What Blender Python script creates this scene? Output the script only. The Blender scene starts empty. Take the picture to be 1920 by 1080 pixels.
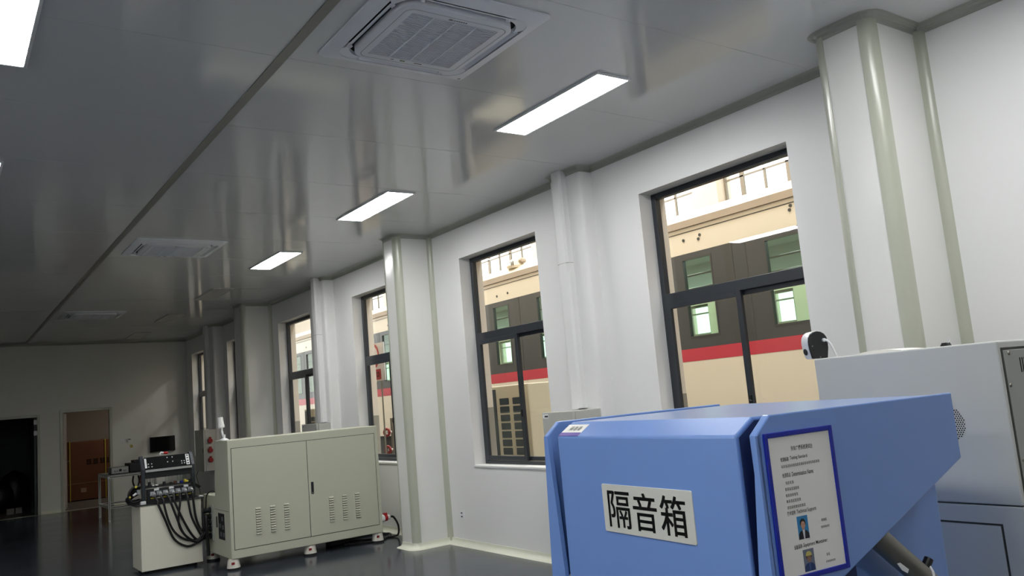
import bpy, bmesh, math, random
from mathutils import Vector, Matrix
random.seed(7)
S = bpy.context.scene
COL = S.collection
PI = math.pi

# ------------------------------------------------------------------ helpers
def lin(h):
    h = h.lstrip('#')
    v = [int(h[i:i+2], 16) / 255 for i in (0, 2, 4)]
    return tuple(c / 12.92 if c <= .04045 else ((c + .055) / 1.055) ** 2.4 for c in v)

def mat(name, hexc, rough=.5, metal=0.0, spec=.5, var=.05, scale=6.0, bump=0.0, bscale=200.0, coat=0.0, rvar=0.0, crough=.08):
    m = bpy.data.materials.new(name); m.use_nodes = True
    nt = m.node_tree; b = nt.nodes['Principled BSDF']
    c = lin(hexc)
    tc = nt.nodes.new('ShaderNodeTexCoord')
    nz = nt.nodes.new('ShaderNodeTexNoise'); nz.inputs['Scale'].default_value = scale; nz.inputs['Detail'].default_value = 3
    nt.links.new(tc.outputs['Object'], nz.inputs['Vector'])
    mx = nt.nodes.new('ShaderNodeMix'); mx.data_type = 'RGBA'
    mx.inputs[6].default_value = (*[x * (1 - var) for x in c], 1)
    mx.inputs[7].default_value = (*[min(1, x * (1 + var)) for x in c], 1)
    nt.links.new(nz.outputs['Fac'], mx.inputs[0])
    nt.links.new(mx.outputs[2], b.inputs['Base Color'])
    b.inputs['Roughness'].default_value = rough
    b.inputs['Metallic'].default_value = metal
    b.inputs['Specular IOR Level'].default_value = spec
    b.inputs['Coat Weight'].default_value = coat
    b.inputs['Coat Roughness'].default_value = crough
    if rvar:
        mr = nt.nodes.new('ShaderNodeMapRange')
        mr.inputs['To Min'].default_value = max(0.02, rough - rvar); mr.inputs['To Max'].default_value = rough + rvar
        nt.links.new(nz.outputs['Fac'], mr.inputs['Value']); nt.links.new(mr.outputs['Result'], b.inputs['Roughness'])
    if bump:
        n2 = nt.nodes.new('ShaderNodeTexNoise'); n2.inputs['Scale'].default_value = bscale
        nt.links.new(tc.outputs['Object'], n2.inputs['Vector'])
        bp = nt.nodes.new('ShaderNodeBump'); bp.inputs['Strength'].default_value = bump; bp.inputs['Distance'].default_value = .002
        nt.links.new(n2.outputs['Fac'], bp.inputs['Height']); nt.links.new(bp.outputs['Normal'], b.inputs['Normal'])
    return m

def emis(name, rgb, strength):
    m = bpy.data.materials.new(name); m.use_nodes = True
    nt = m.node_tree; b = nt.nodes['Principled BSDF']
    b.inputs['Base Color'].default_value = (.8, .8, .8, 1)
    b.inputs['Emission Color'].default_value = (*rgb, 1); b.inputs['Emission Strength'].default_value = strength
    return m

def glass(name, rgb, ior=1.45, rough=0.0):
    m = bpy.data.materials.new(name); m.use_nodes = True
    nt = m.node_tree
    for n in list(nt.nodes): nt.nodes.remove(n)
    out = nt.nodes.new('ShaderNodeOutputMaterial')
    tr = nt.nodes.new('ShaderNodeBsdfTransparent'); tr.inputs['Color'].default_value = (*rgb, 1)
    gl = nt.nodes.new('ShaderNodeBsdfGlossy'); gl.inputs['Roughness'].default_value = rough
    # Schlick reflectance, the same from either face of the sheet
    lw = nt.nodes.new('ShaderNodeLayerWeight'); lw.inputs['Blend'].default_value = .5
    p5 = nt.nodes.new('ShaderNodeMath'); p5.operation = 'POWER'; p5.inputs[1].default_value = 5
    ma = nt.nodes.new('ShaderNodeMath'); ma.operation = 'MULTIPLY_ADD'
    f0 = ((ior - 1) / (ior + 1)) ** 2
    ma.inputs[1].default_value = 1 - f0; ma.inputs[2].default_value = f0
    nt.links.new(lw.outputs['Facing'], p5.inputs[0]); nt.links.new(p5.outputs[0], ma.inputs[0])
    mx = nt.nodes.new('ShaderNodeMixShader')
    nt.links.new(ma.outputs[0], mx.inputs[0]); nt.links.new(tr.outputs[0], mx.inputs[1]); nt.links.new(gl.outputs[0], mx.inputs[2])
    nt.links.new(mx.outputs[0], out.inputs[0])
    return m

def root_matrix(o):
    m = o.matrix_basis.copy()
    while o.parent: o = o.parent; m = o.matrix_basis @ m
    return m

def link(o, parent=None):
    COL.objects.link(o)
    if parent: o.parent = parent
    return o

def tag(o, label=None, cat=None, group=None, kind=None):
    if label: o['label'] = label
    if cat: o['category'] = cat
    if group: o['group'] = group
    if kind: o['kind'] = kind
    return o

def empty(name, loc=(0, 0, 0), rz=0.0):
    o = bpy.data.objects.new(name, None); o.location = loc; o.rotation_euler = (0, 0, rz); o.empty_display_size = .1
    return link(o)

class MB:
    def __init__(s): s.v = []; s.f = []; s.mi = []; s.cur = 0
    def add(s, vs, fs):
        n = len(s.v); s.v += [Vector(p) for p in vs]; s.f += [tuple(i + n for i in f) for f in fs]; s.mi += [s.cur] * len(fs); return s
    def box(s, x0, x1, y0, y1, z0, z1, M=None):
        vs = [Vector((x, y, z)) for z in (z0, z1) for y in (y0, y1) for x in (x0, x1)]
        if M: vs = [M @ p for p in vs]
        return s.add(vs, [(0, 2, 3, 1), (4, 5, 7, 6), (0, 1, 5, 4), (2, 6, 7, 3), (0, 4, 6, 2), (1, 3, 7, 5)])
    def prism(s, poly, a, b, f):
        """poly of 2D points extruded from a to b; f(u, v, t) gives the 3D point"""
        n = len(poly)
        vs = [f(u, v, a) for u, v in poly] + [f(u, v, b) for u, v in poly]
        return s.add(vs, [tuple(range(n)), tuple(range(2 * n - 1, n - 1, -1))] + [(i, i + n, (i + 1) % n + n, (i + 1) % n) for i in range(n)])
    def tube(s, path, r, seg=10, cap=True, r1=None):
        path = [Vector(p) for p in path]; n = len(path); vs = []
        up = Vector((0, 0, 1))
        prev = None
        for i, p in enumerate(path):
            t = (path[min(i + 1, n - 1)] - path[max(i - 1, 0)]).normalized()
            if prev is None:
                a = t.cross(up)
                if a.length < .05: a = t.cross(Vector((1, 0, 0)))
            else:
                a = prev - t * prev.dot(t)
            a.normalize(); prev = a; b = t.cross(a)
            rr = r if r1 is None else r + (r1 - r) * i / (n - 1)
            vs += [p + (a * math.cos(k * 2 * PI / seg) + b * math.sin(k * 2 * PI / seg)) * rr for k in range(seg)]
        fs = [(i * seg + k, i * seg + (k + 1) % seg, (i + 1) * seg + (k + 1) % seg, (i + 1) * seg + k) for i in range(n - 1) for k in range(seg)]
        if cap: fs += [tuple(range(seg - 1, -1, -1)), tuple(range((n - 1) * seg, n * seg))]
        return s.add(vs, fs)
    def lathe(s, prof, M, seg=20):
        """prof list of (r, h) about local z, M places it"""
        n = len(prof)
        vs = [M @ Vector((r * math.cos(k * 2 * PI / seg), r * math.sin(k * 2 * PI / seg), h)) for r, h in prof for k in range(seg)]
        fs = [(i * seg + k, i * seg + (k + 1) % seg, (i + 1) * seg + (k + 1) % seg, (i + 1) * seg + k) for i in range(n - 1) for k in range(seg)]
        fs += [tuple(range(seg - 1, -1, -1)), tuple(range((n - 1) * seg, n * seg))]
        return s.add(vs, fs)
    def frame(s, f, a0, a1, b0, b1, w, t0, t1, wt=None, wb=None):
        """rectangular ring in an (a,b) plane; f(a,b,t) -> 3D"""
        wt = w if wt is None else wt; wb = w if wb is None else wb
        for (p0, p1, q0, q1) in ((a0, a0 + w, b0, b1), (a1 - w, a1, b0, b1), (a0 + w, a1 - w, b0, b0 + wb), (a0 + w, a1 - w, b1 - wt, b1)):
            s.prism([(p0, q0), (p1, q0), (p1, q1), (p0, q1)], t0, t1, f)
        return s
    def build(s, name, mats, parent=None, smooth=False, bevel=0.0, bseg=2, local=False):
        me = bpy.data.meshes.new(name)
        vs = s.v
        if parent is not None and not local:
            inv = root_matrix(parent).inverted(); vs = [inv @ p for p in vs]
        me.from_pydata([tuple(p) for p in vs], [], s.f)
        if not isinstance(mats, (list, tuple)): mats = [mats]
        for m in mats: me.materials.append(m)
        for p, i in zip(me.polygons, s.mi): p.material_index = i
        bm = bmesh.new(); bm.from_mesh(me)
        bmesh.ops.recalc_face_normals(bm, faces=bm.faces)
        if bevel:
            es = [e for e in bm.edges if len(e.link_faces) == 2 and e.calc_face_angle(0) > .6]
            bmesh.ops.bevel(bm, geom=es, offset=bevel, segments=bseg, affect='EDGES', profile=.5, clamp_overlap=True)
        if smooth:
            for f in bm.faces: f.smooth = True
            for e in bm.edges:
                if len(e.link_faces) == 2 and e.calc_face_angle(0) > .7: e.smooth = False
        bm.to_mesh(me); bm.free()
        o = bpy.data.objects.new(name, me)
        return link(o, parent)

fXY = lambda a, b, t: Vector((a, b, t))
fYZ = lambda a, b, t: Vector((t, a, b))
fXZ = lambda a, b, t: Vector((a, t, b))

def rrect(x0, x1, y0, y1, r, n=6):
    out = []
    for cx, cy, a in ((x1 - r, y1 - r, 0), (x0 + r, y1 - r, PI / 2), (x0 + r, y0 + r, PI), (x1 - r, y0 + r, 3 * PI / 2)):
        for k in range(n + 1): out.append((cx + r * math.cos(a + k * PI / 2 / n), cy + r * math.sin(a + k * PI / 2 / n)))
    return out

def sweep(path, prof, closed=False):
    """mitred sweep along an XY polyline; prof = [(d, z)], d to the left of travel"""
    n = len(path); P = [Vector((x, y)) for x, y in path]; mb = MB(); vs = []
    for i in range(n):
        a = (P[i] - P[i - 1]).normalized() if i or closed else (P[1] - P[0]).normalized()
        b = (P[(i + 1) % n] - P[i]).normalized() if i < n - 1 or closed else a
        na = Vector((-a.y, a.x)); nb = Vector((-b.y, b.x)); m = (na + nb)
        m = m / max(.2, m.dot(na)) if m.length > 1e-6 else na
        for d, z in prof: vs.append((P[i].x + m.x * d, P[i].y + m.y * d, z))
    k = len(prof)
    fs = [(i * k + j, i * k + j + 1, (i + 1) % n * k + j + 1, (i + 1) % n * k + j) for i in range(n if closed else n - 1) for j in range(k - 1)]
    mb.add(vs, fs); return mb

def copy_tree(o, parent=None):
    c = o.copy(); COL.objects.link(c); c.parent = parent
    for ch in o.children: copy_tree(ch, c)
    return c

_tc = {}
def text_geo(s, off=0.0):
    """triangulated outline of a string, as (verts2d, faces, width), cap size 1"""
    key = (s, off)
    if key in _tc: return _tc[key]
    cu = bpy.data.curves.new('lettering', 'FONT'); cu.body = s; cu.size = 1; cu.resolution_u = 3; cu.offset = off
    o = bpy.data.objects.new('lettering', cu); COL.objects.link(o)
    dg = bpy.context.evaluated_depsgraph_get(); dg.update()
    me = o.evaluated_get(dg).to_mesh()
    vs = [(v.co.x, v.co.y) for v in me.vertices]; fs = [tuple(p.vertices) for p in me.polygons]
    o.evaluated_get(dg).to_mesh_clear()
    bpy.data.objects.remove(o); bpy.data.curves.remove(cu)
    x0 = min([v[0] for v in vs] or [0]); x1 = max([v[0] for v in vs] or [1])
    y0 = min([v[1] for v in vs] or [0]); y1 = max([v[1] for v in vs] or [1])
    _tc[key] = (vs, fs, x0, x1, y0, y1); return _tc[key]

def put_text(mb, s, x0, x1, y0, y1, f, t, off=0.0):
    """lettering stretched into the rectangle x0..x1, y0..y1"""
    vs, fs, a0, a1, b0, b1 = text_geo(s, off)
    mb.add([f(x0 + (x - a0) / (a1 - a0) * (x1 - x0), y0 + (y - b0) / (b1 - b0) * (y1 - y0), t) for x, y in vs], fs)

def smooth_path(pts, n=8):
    """Catmull-Rom through points"""
    P = [Vector(p) for p in pts]; out = []
    for i in range(len(P) - 1):
        p0 = P[max(i - 1, 0)]; p1 = P[i]; p2 = P[i + 1]; p3 = P[min(i + 2, len(P) - 1)]
        for k in range(n):
            t = k / n
            out.append(.5 * ((2 * p1) + (p2 - p0) * t + (2 * p0 - 5 * p1 + 4 * p2 - p3) * t * t + (3 * p1 - p0 - 3 * p2 + p3) * t ** 3))
    return out + [P[-1]]

def Mz(x, y, z): return Matrix.Translation((x, y, z))
def Maxis(p, d):
    d = Vector(d).normalized(); return Matrix.Translation(p) @ d.to_track_quat('Z', 'Y').to_matrix().to_4x4()

# ------------------------------------------------------------------ materials
M_wall = mat('white_wall_paint', '#e6e6e5', .45, var=.012, scale=2, bump=.05, bscale=300)
M_colpanel = mat('column_panel', '#e2e2de', .24, var=.012, scale=2)
M_farwall = mat('white_panel_wall', '#dcdcd6', .5, var=.02, scale=2)
M_trim = mat('aluminium_trim', '#b3b6a6', .28, spec=.7, var=.02)
M_cornice = mat('cornice_trim', '#a3a59b', .35, spec=.5, var=.02)
M_base = mat('skirting_trim', '#dfe0cf', .35, var=.03)
M_strip = mat('ceiling_strip', '#918f85', .4, var=.03)
M_black = mat('black_plastic', '#101114', .45, var=.1)
M_blackmetal = mat('black_metal', '#15171b', .5, var=.1)
M_rubber = mat('black_rubber', '#0d0d0e', .55, var=.1)
M_dark = mat('dark_recess', '#08080a', .8)
M_frame = mat('charcoal_window_frame', '#2b3036', .35, var=.05)
M_white = mat('white_plastic', '#e6e7e8', .4, var=.02)
M_acwhite = mat('ac_white', '#f0f2f6', .45, var=.015)
M_acgrille = mat('ac_grille', '#e4e8ee', .5, var=.02)
M_sage = mat('sage_powdercoat', '#bfc1ae', .45, var=.02, scale=3, bump=.15, bscale=700)
M_louver = mat('louver_powdercoat', '#c8cab8', .4, var=.02)
M_sageline = mat('dark_gap', '#3b3d36', .7)
M_cream = mat('cream_powdercoat', '#e2e0cf', .4, var=.02, scale=3)
M_blue = mat('blue_powdercoat', '#7398da', .30, var=.02, scale=4, bump=.03, bscale=900, coat=.6, crough=.26)
M_blue.node_tree.nodes['Principled BSDF'].inputs['Sheen Weight'].default_value = .22
M_blue.node_tree.nodes['Principled BSDF'].inputs['Sheen Roughness'].default_value = .25
M_blueshade = mat('blue_gap_shade', '#1b2d5c', .6, var=.03)  # navy paints the shade in the gaps beside the hood
M_grey = mat('pale_grey_cabinet', '#d2d3cd', .42, var=.02, scale=3, bump=.1, bscale=900)
M_greypanel = mat('grey_panel', '#a2a49f', .45, var=.02)
M_plate = mat('brushed_nameplate', '#d9dad2', .35, metal=.1, var=.03, scale=40)
M_ink = mat('black_ink', '#0a0a0c', .5)
M_greyink = mat('grey_ink', '#7a7a73', .6)
M_paper = mat('white_paper', '#f2f0ea', .7, var=.02)
M_royal = mat('royal_blue_frame', '#0b219c', .35, var=.04)
M_alu = mat('aluminium_profile', '#c9cac6', .3, metal=.7, var=.03)
M_steel = mat('dull_steel', '#8f8c82', .4, metal=.6, var=.08)
M_red = mat('red_plastic', '#b5161c', .4, var=.05)
M_darkred = mat('dark_red_plastic', '#84161a', .4)
M_cable = mat('black_cable', '#0b0b0c', .42, var=.1)
M_connect = mat('grey_connector', '#a7aaac', .35, metal=.5, var=.05)
M_yellow = mat('yellow_mark', '#d2c341', .5)
M_distbox = mat('distribution_box_grey', '#b9bab3', .42, var=.02)
M_cardboard = mat('brown_cardboard', '#74462b', .75, var=.1, scale=4)
M_screen = mat('black_screen', '#060708', .12, spec=.5)
M_purple = mat('purple_band', '#6a55a5', .5)
M_pane = glass('window_glass', (.93, .95, .94), 1.5)
M_greenpane = glass('train_green_glass', (.86, .965, .90), 1.5)
M_sideglass = glass('clear_tube', (.85, .88, .88), 1.3)
M_lamp_on = emis('lamp_diffuser_lit', (1.0, 1.0, .99), 18.0)
M_lamp_off = mat('lamp_diffuser_unlit', '#c9c8c4', .5)
# train and hall
M_train = mat('train_cream_paint', '#d6cdbc', .35, var=.03, scale=1.5)
M_tband = mat('train_dark_band', '#404243', .3, var=.08, scale=1.2)
M_tstrip = mat('train_pillar', '#3c3d3c', .35)
M_tred = mat('train_red_stripe', '#b53645', .3, var=.03)
M_gutter = mat('train_gutter', '#a39585', .5)
M_under = mat('underframe', '#2c2b29', .7)
M_tin = mat('train_interior', '#b9c2b8', .6)
M_hall = mat('hall_beige_wall', '#ddd2c4', .7, var=.03)
M_dado = mat('hall_grey_dado', '#8d887c', .7, var=.03)
M_hfloor = mat('hall_floor_paint', '#6b6a66', .4)
M_hmull = mat('hall_mullion', '#8b8378', .5)
M_condenser = mat('condenser_white', '#cfc8b4', .5, var=.03)
M_coil = mat('condenser_coil', '#33404a', .5, var=.1)

def ceiling_mat():
    m = mat('glossy_ceiling_panel', '#d8dadb', .10, spec=.55, var=.02, scale=.6)
    nt = m.node_tree; b = nt.nodes['Principled BSDF']
    tc = nt.nodes.new('ShaderNodeTexCoord')
    wv = nt.nodes.new('ShaderNodeTexNoise'); wv.inputs['Scale'].default_value = 1.1; wv.inputs['Detail'].default_value = 1
    nt.links.new(tc.outputs['Object'], wv.inputs['Vector'])
    bp = nt.nodes.new('ShaderNodeBump'); bp.inputs['Strength'].default_value = .06; bp.inputs['Distance'].default_value = .05
    nt.links.new(wv.outputs['Fac'], bp.inputs['Height']); nt.links.new(bp.outputs['Normal'], b.inputs['Normal'])
    return m
M_ceiling = ceiling_mat()
M_seam = mat('ceiling_seam', '#bdbebe', .5)

def floor_mat():
    m = mat('epoxy_floor', '#3e434b', .16, spec=.2, var=.3, scale=1.1, rvar=.06)
    nt = m.node_tree; b = nt.nodes['Principled BSDF']
    tc = nt.nodes.new('ShaderNodeTexCoord')
    wv = nt.nodes.new('ShaderNodeTexNoise'); wv.inputs['Scale'].default_value = 2.2; wv.inputs['Detail'].default_value = 4
    nt.links.new(tc.outputs['Object'], wv.inputs['Vector'])
    bp = nt.nodes.new('ShaderNodeBump'); bp.inputs['Strength'].default_value = .08; bp.inputs['Distance'].default_value = .02
    nt.links.new(wv.outputs['Fac'], bp.inputs['Height']); nt.links.new(bp.outputs['Normal'], b.inputs['Normal'])
    return m
M_floor = floor_mat()

# ------------------------------------------------------------------ room shell
H = 3.6; XW = 4.86; XO = 5.15; XL = -3.9; Y0 = -3.2; YF = 20.2
def struct(o): o['kind'] = 'structure'; return o
struct(MB().box(XL - .2, XO, Y0 - .2, YF + .1, -.15, 0).build('floor', M_floor))
struct(MB().box(XL - .2, XO, Y0 - .2, YF + .1, H, H + .12).build('ceiling', M_ceiling))
WINS = [(3.37, 4.855), (6.335, 7.79), (9.27, 10.74), (12.35, 13.84), (15.40, 16.91), (18.25, 19.71)]
ZS, ZH = .89, 3.195
w = MB()
ys = [Y0 - .2] + [y for p in WINS for y in p] + [YF + .12]
for i in range(0, len(ys), 2): w.box(XW, XO, ys[i], ys[i + 1], 0, H)
for a, b in WINS: w.box(XW, XO, a, b, 0, ZS); w.box(XW, XO, a, b, ZH, H)
w.cur = 1
struct(w.build('wall_right', [M_wall]))
# outer skin of that wall, towards the hall: beige above, grey dado below (also lines the outer reveals)
w = MB()
for i in range(0, len(ys), 2):
    w.cur = 0; w.box(XO, XO + .012, ys[i] - (0 if i == 0 else .0), ys[i + 1], 1.5, 9.0); w.cur = 1; w.box(XO, XO + .014, ys[i], ys[i + 1], -.0, 1.5)
for a, b in WINS:
    w.cur = 0; w.box(XO, XO + .012, a, b, ZH, 9.0); w.cur = 1; w.box(XO, XO + .014, a, b, 0, ZS)
    for y0, y1 in ((a - .002, a + .004), (b - .004, b + .002)):
        w.cur = 0; w.box(5.06, XO + .012, y0, y1, 1.5, ZH); w.cur = 1; w.box(5.06, XO + .014, y0, y1, ZS, 1.5)
struct(w.build('trim_9', [M_hall, M_dado]))
struct(MB().box(XL - .2, XL, Y0 - .2, YF + .1, 0, H).build('wall_left', M_wall))
struct(MB().box(XL, XW, Y0 - .2, Y0, 0, H).build('wall_front', M_wall))
D1 = (.55, 1.80, 2.035); D2 = (2.27, 3.19, 2.09)
w = MB()
w.box(XL, D1[0], YF, YF + .12, 0, H); w.box(D1[1], D2[0], YF, YF + .12, 0, H); w.box(D2[1], XW, YF, YF + .12, 0, H)
w.box(D1[0], D1[1], YF, YF + .12, D1[2], H); w.box(D2[0], D2[1], YF, YF + .12, D2[2], H)
struct(w.build('wall_back', M_farwall))

# columns and pilasters along the window wall
COLS = [(2.37, 2.745, 4.345), (8.42, 8.79, 4.395), (14.17, 14.66, 4.34)]
PILS = [(5.43, 5.87, 4.72), (11.37, 11.83, 4.70), (17.15, 17.75, 4.65)]
RC = .075
for k, (a, b, x) in enumerate(COLS):
    n = 6
    mb = MB()
    poly = [(XW, a)] + [(x + RC - RC * math.sin(t * PI / 2 / n), a + RC - RC * math.cos(t * PI / 2 / n)) for t in range(n + 1)] \
        + [(x + RC - RC * math.cos(t * PI / 2 / n), b - RC + RC * math.sin(t * PI / 2 / n)) for t in range(n + 1)] + [(XW, b)]
    mb.prism(poly, 0, H, fXY)
    c = struct(mb.build('column', M_colpanel, smooth=True))
    tr = MB()
    for s in (0, 1):
        arc = []
        for t in range(n + 1):
            ang = t * PI / 2 / n
            arc.append((x + RC - (RC + .004) * math.sin(ang), (a + RC - (RC + .004) * math.cos(ang)) if s == 0 else (b - RC + (RC + .004) * math.cos(ang))))
        inner = [(x + RC - (RC - .02) * math.sin(t * PI / 2 / n), (a + RC - (RC - .02) * math.cos(t * PI / 2 / n)) if s == 0 else (b - RC + (RC - .02) * math.cos(t * PI / 2 / n))) for t in range(n, -1, -1)]
        mb2 = MB(); mb2.prism(arc + inner, .05, H - .02, fXY)
        mb2.build('corner_trim', M_trim, c, smooth=True)
        # inner cove to the wall
        r = .05
        yb = a if s == 0 else b; sg = -1 if s == 0 else 1
        cove = [(XW - r + r * math.sin(t * PI / 2 / n), yb + sg * (r - r * math.cos(t * PI / 2 / n))) for t in range(n + 1)] + [(XW, yb)]
        mb3 = MB(); mb3.prism(cove, .03, H - .03, fXY)
        mb3.build('cove_trim', M_trim, c, smooth=True)
for k, (a, b, x) in enumerate(PILS):
    r = .04
    poly = [(XW, a)] + [(x + r - r * math.sin(t * PI / 10), a + r - r * math.cos(t * PI / 10)) for t in range(6)] \
        + [(x + r - r * math.cos(t * PI / 10), b - r + r * math.sin(t * PI / 10)) for t in range(6)] + [(XW, b)]
    struct(MB().prism(poly, 0, H, fXY).build('pilaster_column', M_wall, smooth=True))
path = [(XW, Y0)]
for kind, (a, b, x) in sorted([(0, c) for c in COLS] + [(1, p) for p in PILS], key=lambda q: q[1][0]):
    r = RC if kind == 0 else .03
    path.append((XW, a))
    path += [(x + r - r * math.sin(t * PI / 8), a + r - r * math.cos(t * PI / 8)) for t in range(5)]
    path += [(x + r - r * math.cos(t * PI / 8), b - r + r * math.sin(t * PI / 8)) for t in range(5)]
    path.append((XW, b))
path += [(XW, YF)]
cove = lambda r, z, up: [(r - r * math.cos(t * PI / 10), (z + r * math.sin(t * PI / 10)) if up else (z - r * math.sin(t * PI / 10))) for t in range(6)]
corn = [(0, H - .055)] + [(.002, H - .055)] + cove(.05, H - .05, True)
struct(sweep(path + [(XL, YF)], corn).build('trim_1', M_cornice))
bp_ = [(0, .07), (.006, .07)] + [(.006 + .05 - .05 * math.cos(t * PI / 10), .055 - .05 * math.sin(t * PI / 10)) for t in range(6)] + [(.07, .001)]
struct(sweep(path, bp_).build('baseboard_right', M_base))
for i, (a, b) in enumerate(((XW, D2[1] + .05), (D2[0] - .05, D1[1] + .05))):
    struct(sweep([(a, YF), (b, YF)], bp_).build('baseboard_back', M_base))
struct(MB().box(1.568, 1.625, Y0, YF - .05, H - .006, H + .01).build('trim_2', M_strip))
sm = MB()
for k in range(-6, 14):
    y = 4.26 + 1.19 * k
    if Y0 < y < YF: sm.box(XL, XW - .05, y - .0012, y + .0012, H - .0008, H + .01)
struct(sm.build('trim_3', M_seam))

# ------------------------------------------------------------------ windows
for i, (a, b) in enumerate(WINS):
    root = struct(empty('window_%d' % (i + 1), (5.03, (a + b) / 2, ZS)))
    x0, x1 = 5.0, 5.06
    MB().frame(fYZ, a, b, ZS, ZH, .048, x0, x1, wb=.035).build('frame', M_frame, root, bevel=.003, bseg=1)
    MB().box(x0 - .004, x1, a + .048, b - .048, 2.245, 2.33).build('transom', M_frame, root, bevel=.003, bseg=1)
    ym = a + (b - a) * .475
    MB().frame(fYZ, ym - .045, b - .045, .93, 2.25, .048, x0 - .008, x0 + .026).build('near_sash', M_frame, root, bevel=.003, bseg=1)
    MB().frame(fYZ, a + .045, ym + .03, .93, 2.25, .042, x0 + .03, x1 - .002).build('far_sash', M_frame, root, bevel=.003, bseg=1)
    MB().box(x0 + .012, x0 + .017, ym, b - .09, .975, 2.205).build('pane', M_pane, root)
    MB().box(x0 + .042, x0 + .047, a + .085, ym - .01, .97, 2.21).build('pane', M_pane, root)
    MB().box(x0 + .028, x0 + .033, a + .046, b - .046, 2.328, ZH - .046).build('pane', M_pane, root)
    h = MB().box(x0 - .02, x0 - .006, ym - .035, ym - .015, 1.385, 1.455)
    h.tube([(x0 - .02, ym - .025, 1.42), (x0 - .03, ym - .03, 1.42), (x0 - .034, ym - .05, 1.41)], .007, 8)
    h.build('latch', M_black, root)
    # white sill lip
    MB().box(XW - .012, x0, a - .01, b + .005, ZS - .022, ZS + .001).build('sill', M_wall, root, bevel=.004)

# ------------------------------------------------------------------ ceiling lights
def light_proto(lit):
    r = empty('ceiling_light', (0, 0, 0))
    MB().frame(fXY, -.15, .15, -.6, .6, .018, -.014, 0).build('lamp_frame', M_white if lit else M_lamp_off, r, bevel=.002, bseg=1)
    MB().box(-.132, .132, -.582, .582, -.010, -.002).build('diffuser', M_lamp_on if lit else M_lamp_off, r)
    return r
X1, X2, X3 = 3.595, .255, -2.75
lit_list = [
    (X1, 4.285, 'lit rectangular ceiling light nearest the large cassette air conditioner, right row'),
    (X1, 7.285, 'lit rectangular ceiling light, middle of the three glowing in the right row'),
    (X1, 10.23, 'lit rectangular ceiling light, farthest glowing one in the right row'),
    (X2, 4.31, 'large glowing ceiling panel cut off at the top left corner of the photo'),
    (X2, 7.34, 'glowing ceiling panel barely showing at the left edge of the photo'),
    (X1, 1.30, 'lit ceiling light above the blue box, outside the photo'),
    (X2, 1.30, 'lit ceiling light above the camera in the middle row'),
    (X2, -1.65, 'lit ceiling light behind the camera in the middle row'),
    (X3, 1.30, 'lit ceiling light beside the left wall, level with the camera'),
    (X3, 4.30, 'lit ceiling light beside the left wall, second ahead of the camera'),
    (X3, 7.30, 'lit ceiling light beside the left wall, third ahead of the camera'),
]
p_on = light_proto(True); first = True
for x, y, lab in lit_list:
    o = p_on if first else copy_tree(p_on); first = False
    o.location = (x, y, H); tag(o, lab, 'light', 'recessed ceiling light panels')
p_off = light_proto(False); first = True
for x, y, lab in [(X1, 13.13, 'unlit ceiling light, nearest of the dark ones past the glowing lights'),
                  (X1, 16.09, 'unlit ceiling light, second of the dark ones towards the far wall'),
                  (X1, 19.05, 'unlit ceiling light closest to the far wall')]:
    o = p_off if first else copy_tree(p_off); first = False
    o.location = (x, y, H); tag(o, lab, 'light', 'unlit ceiling light panels')

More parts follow.
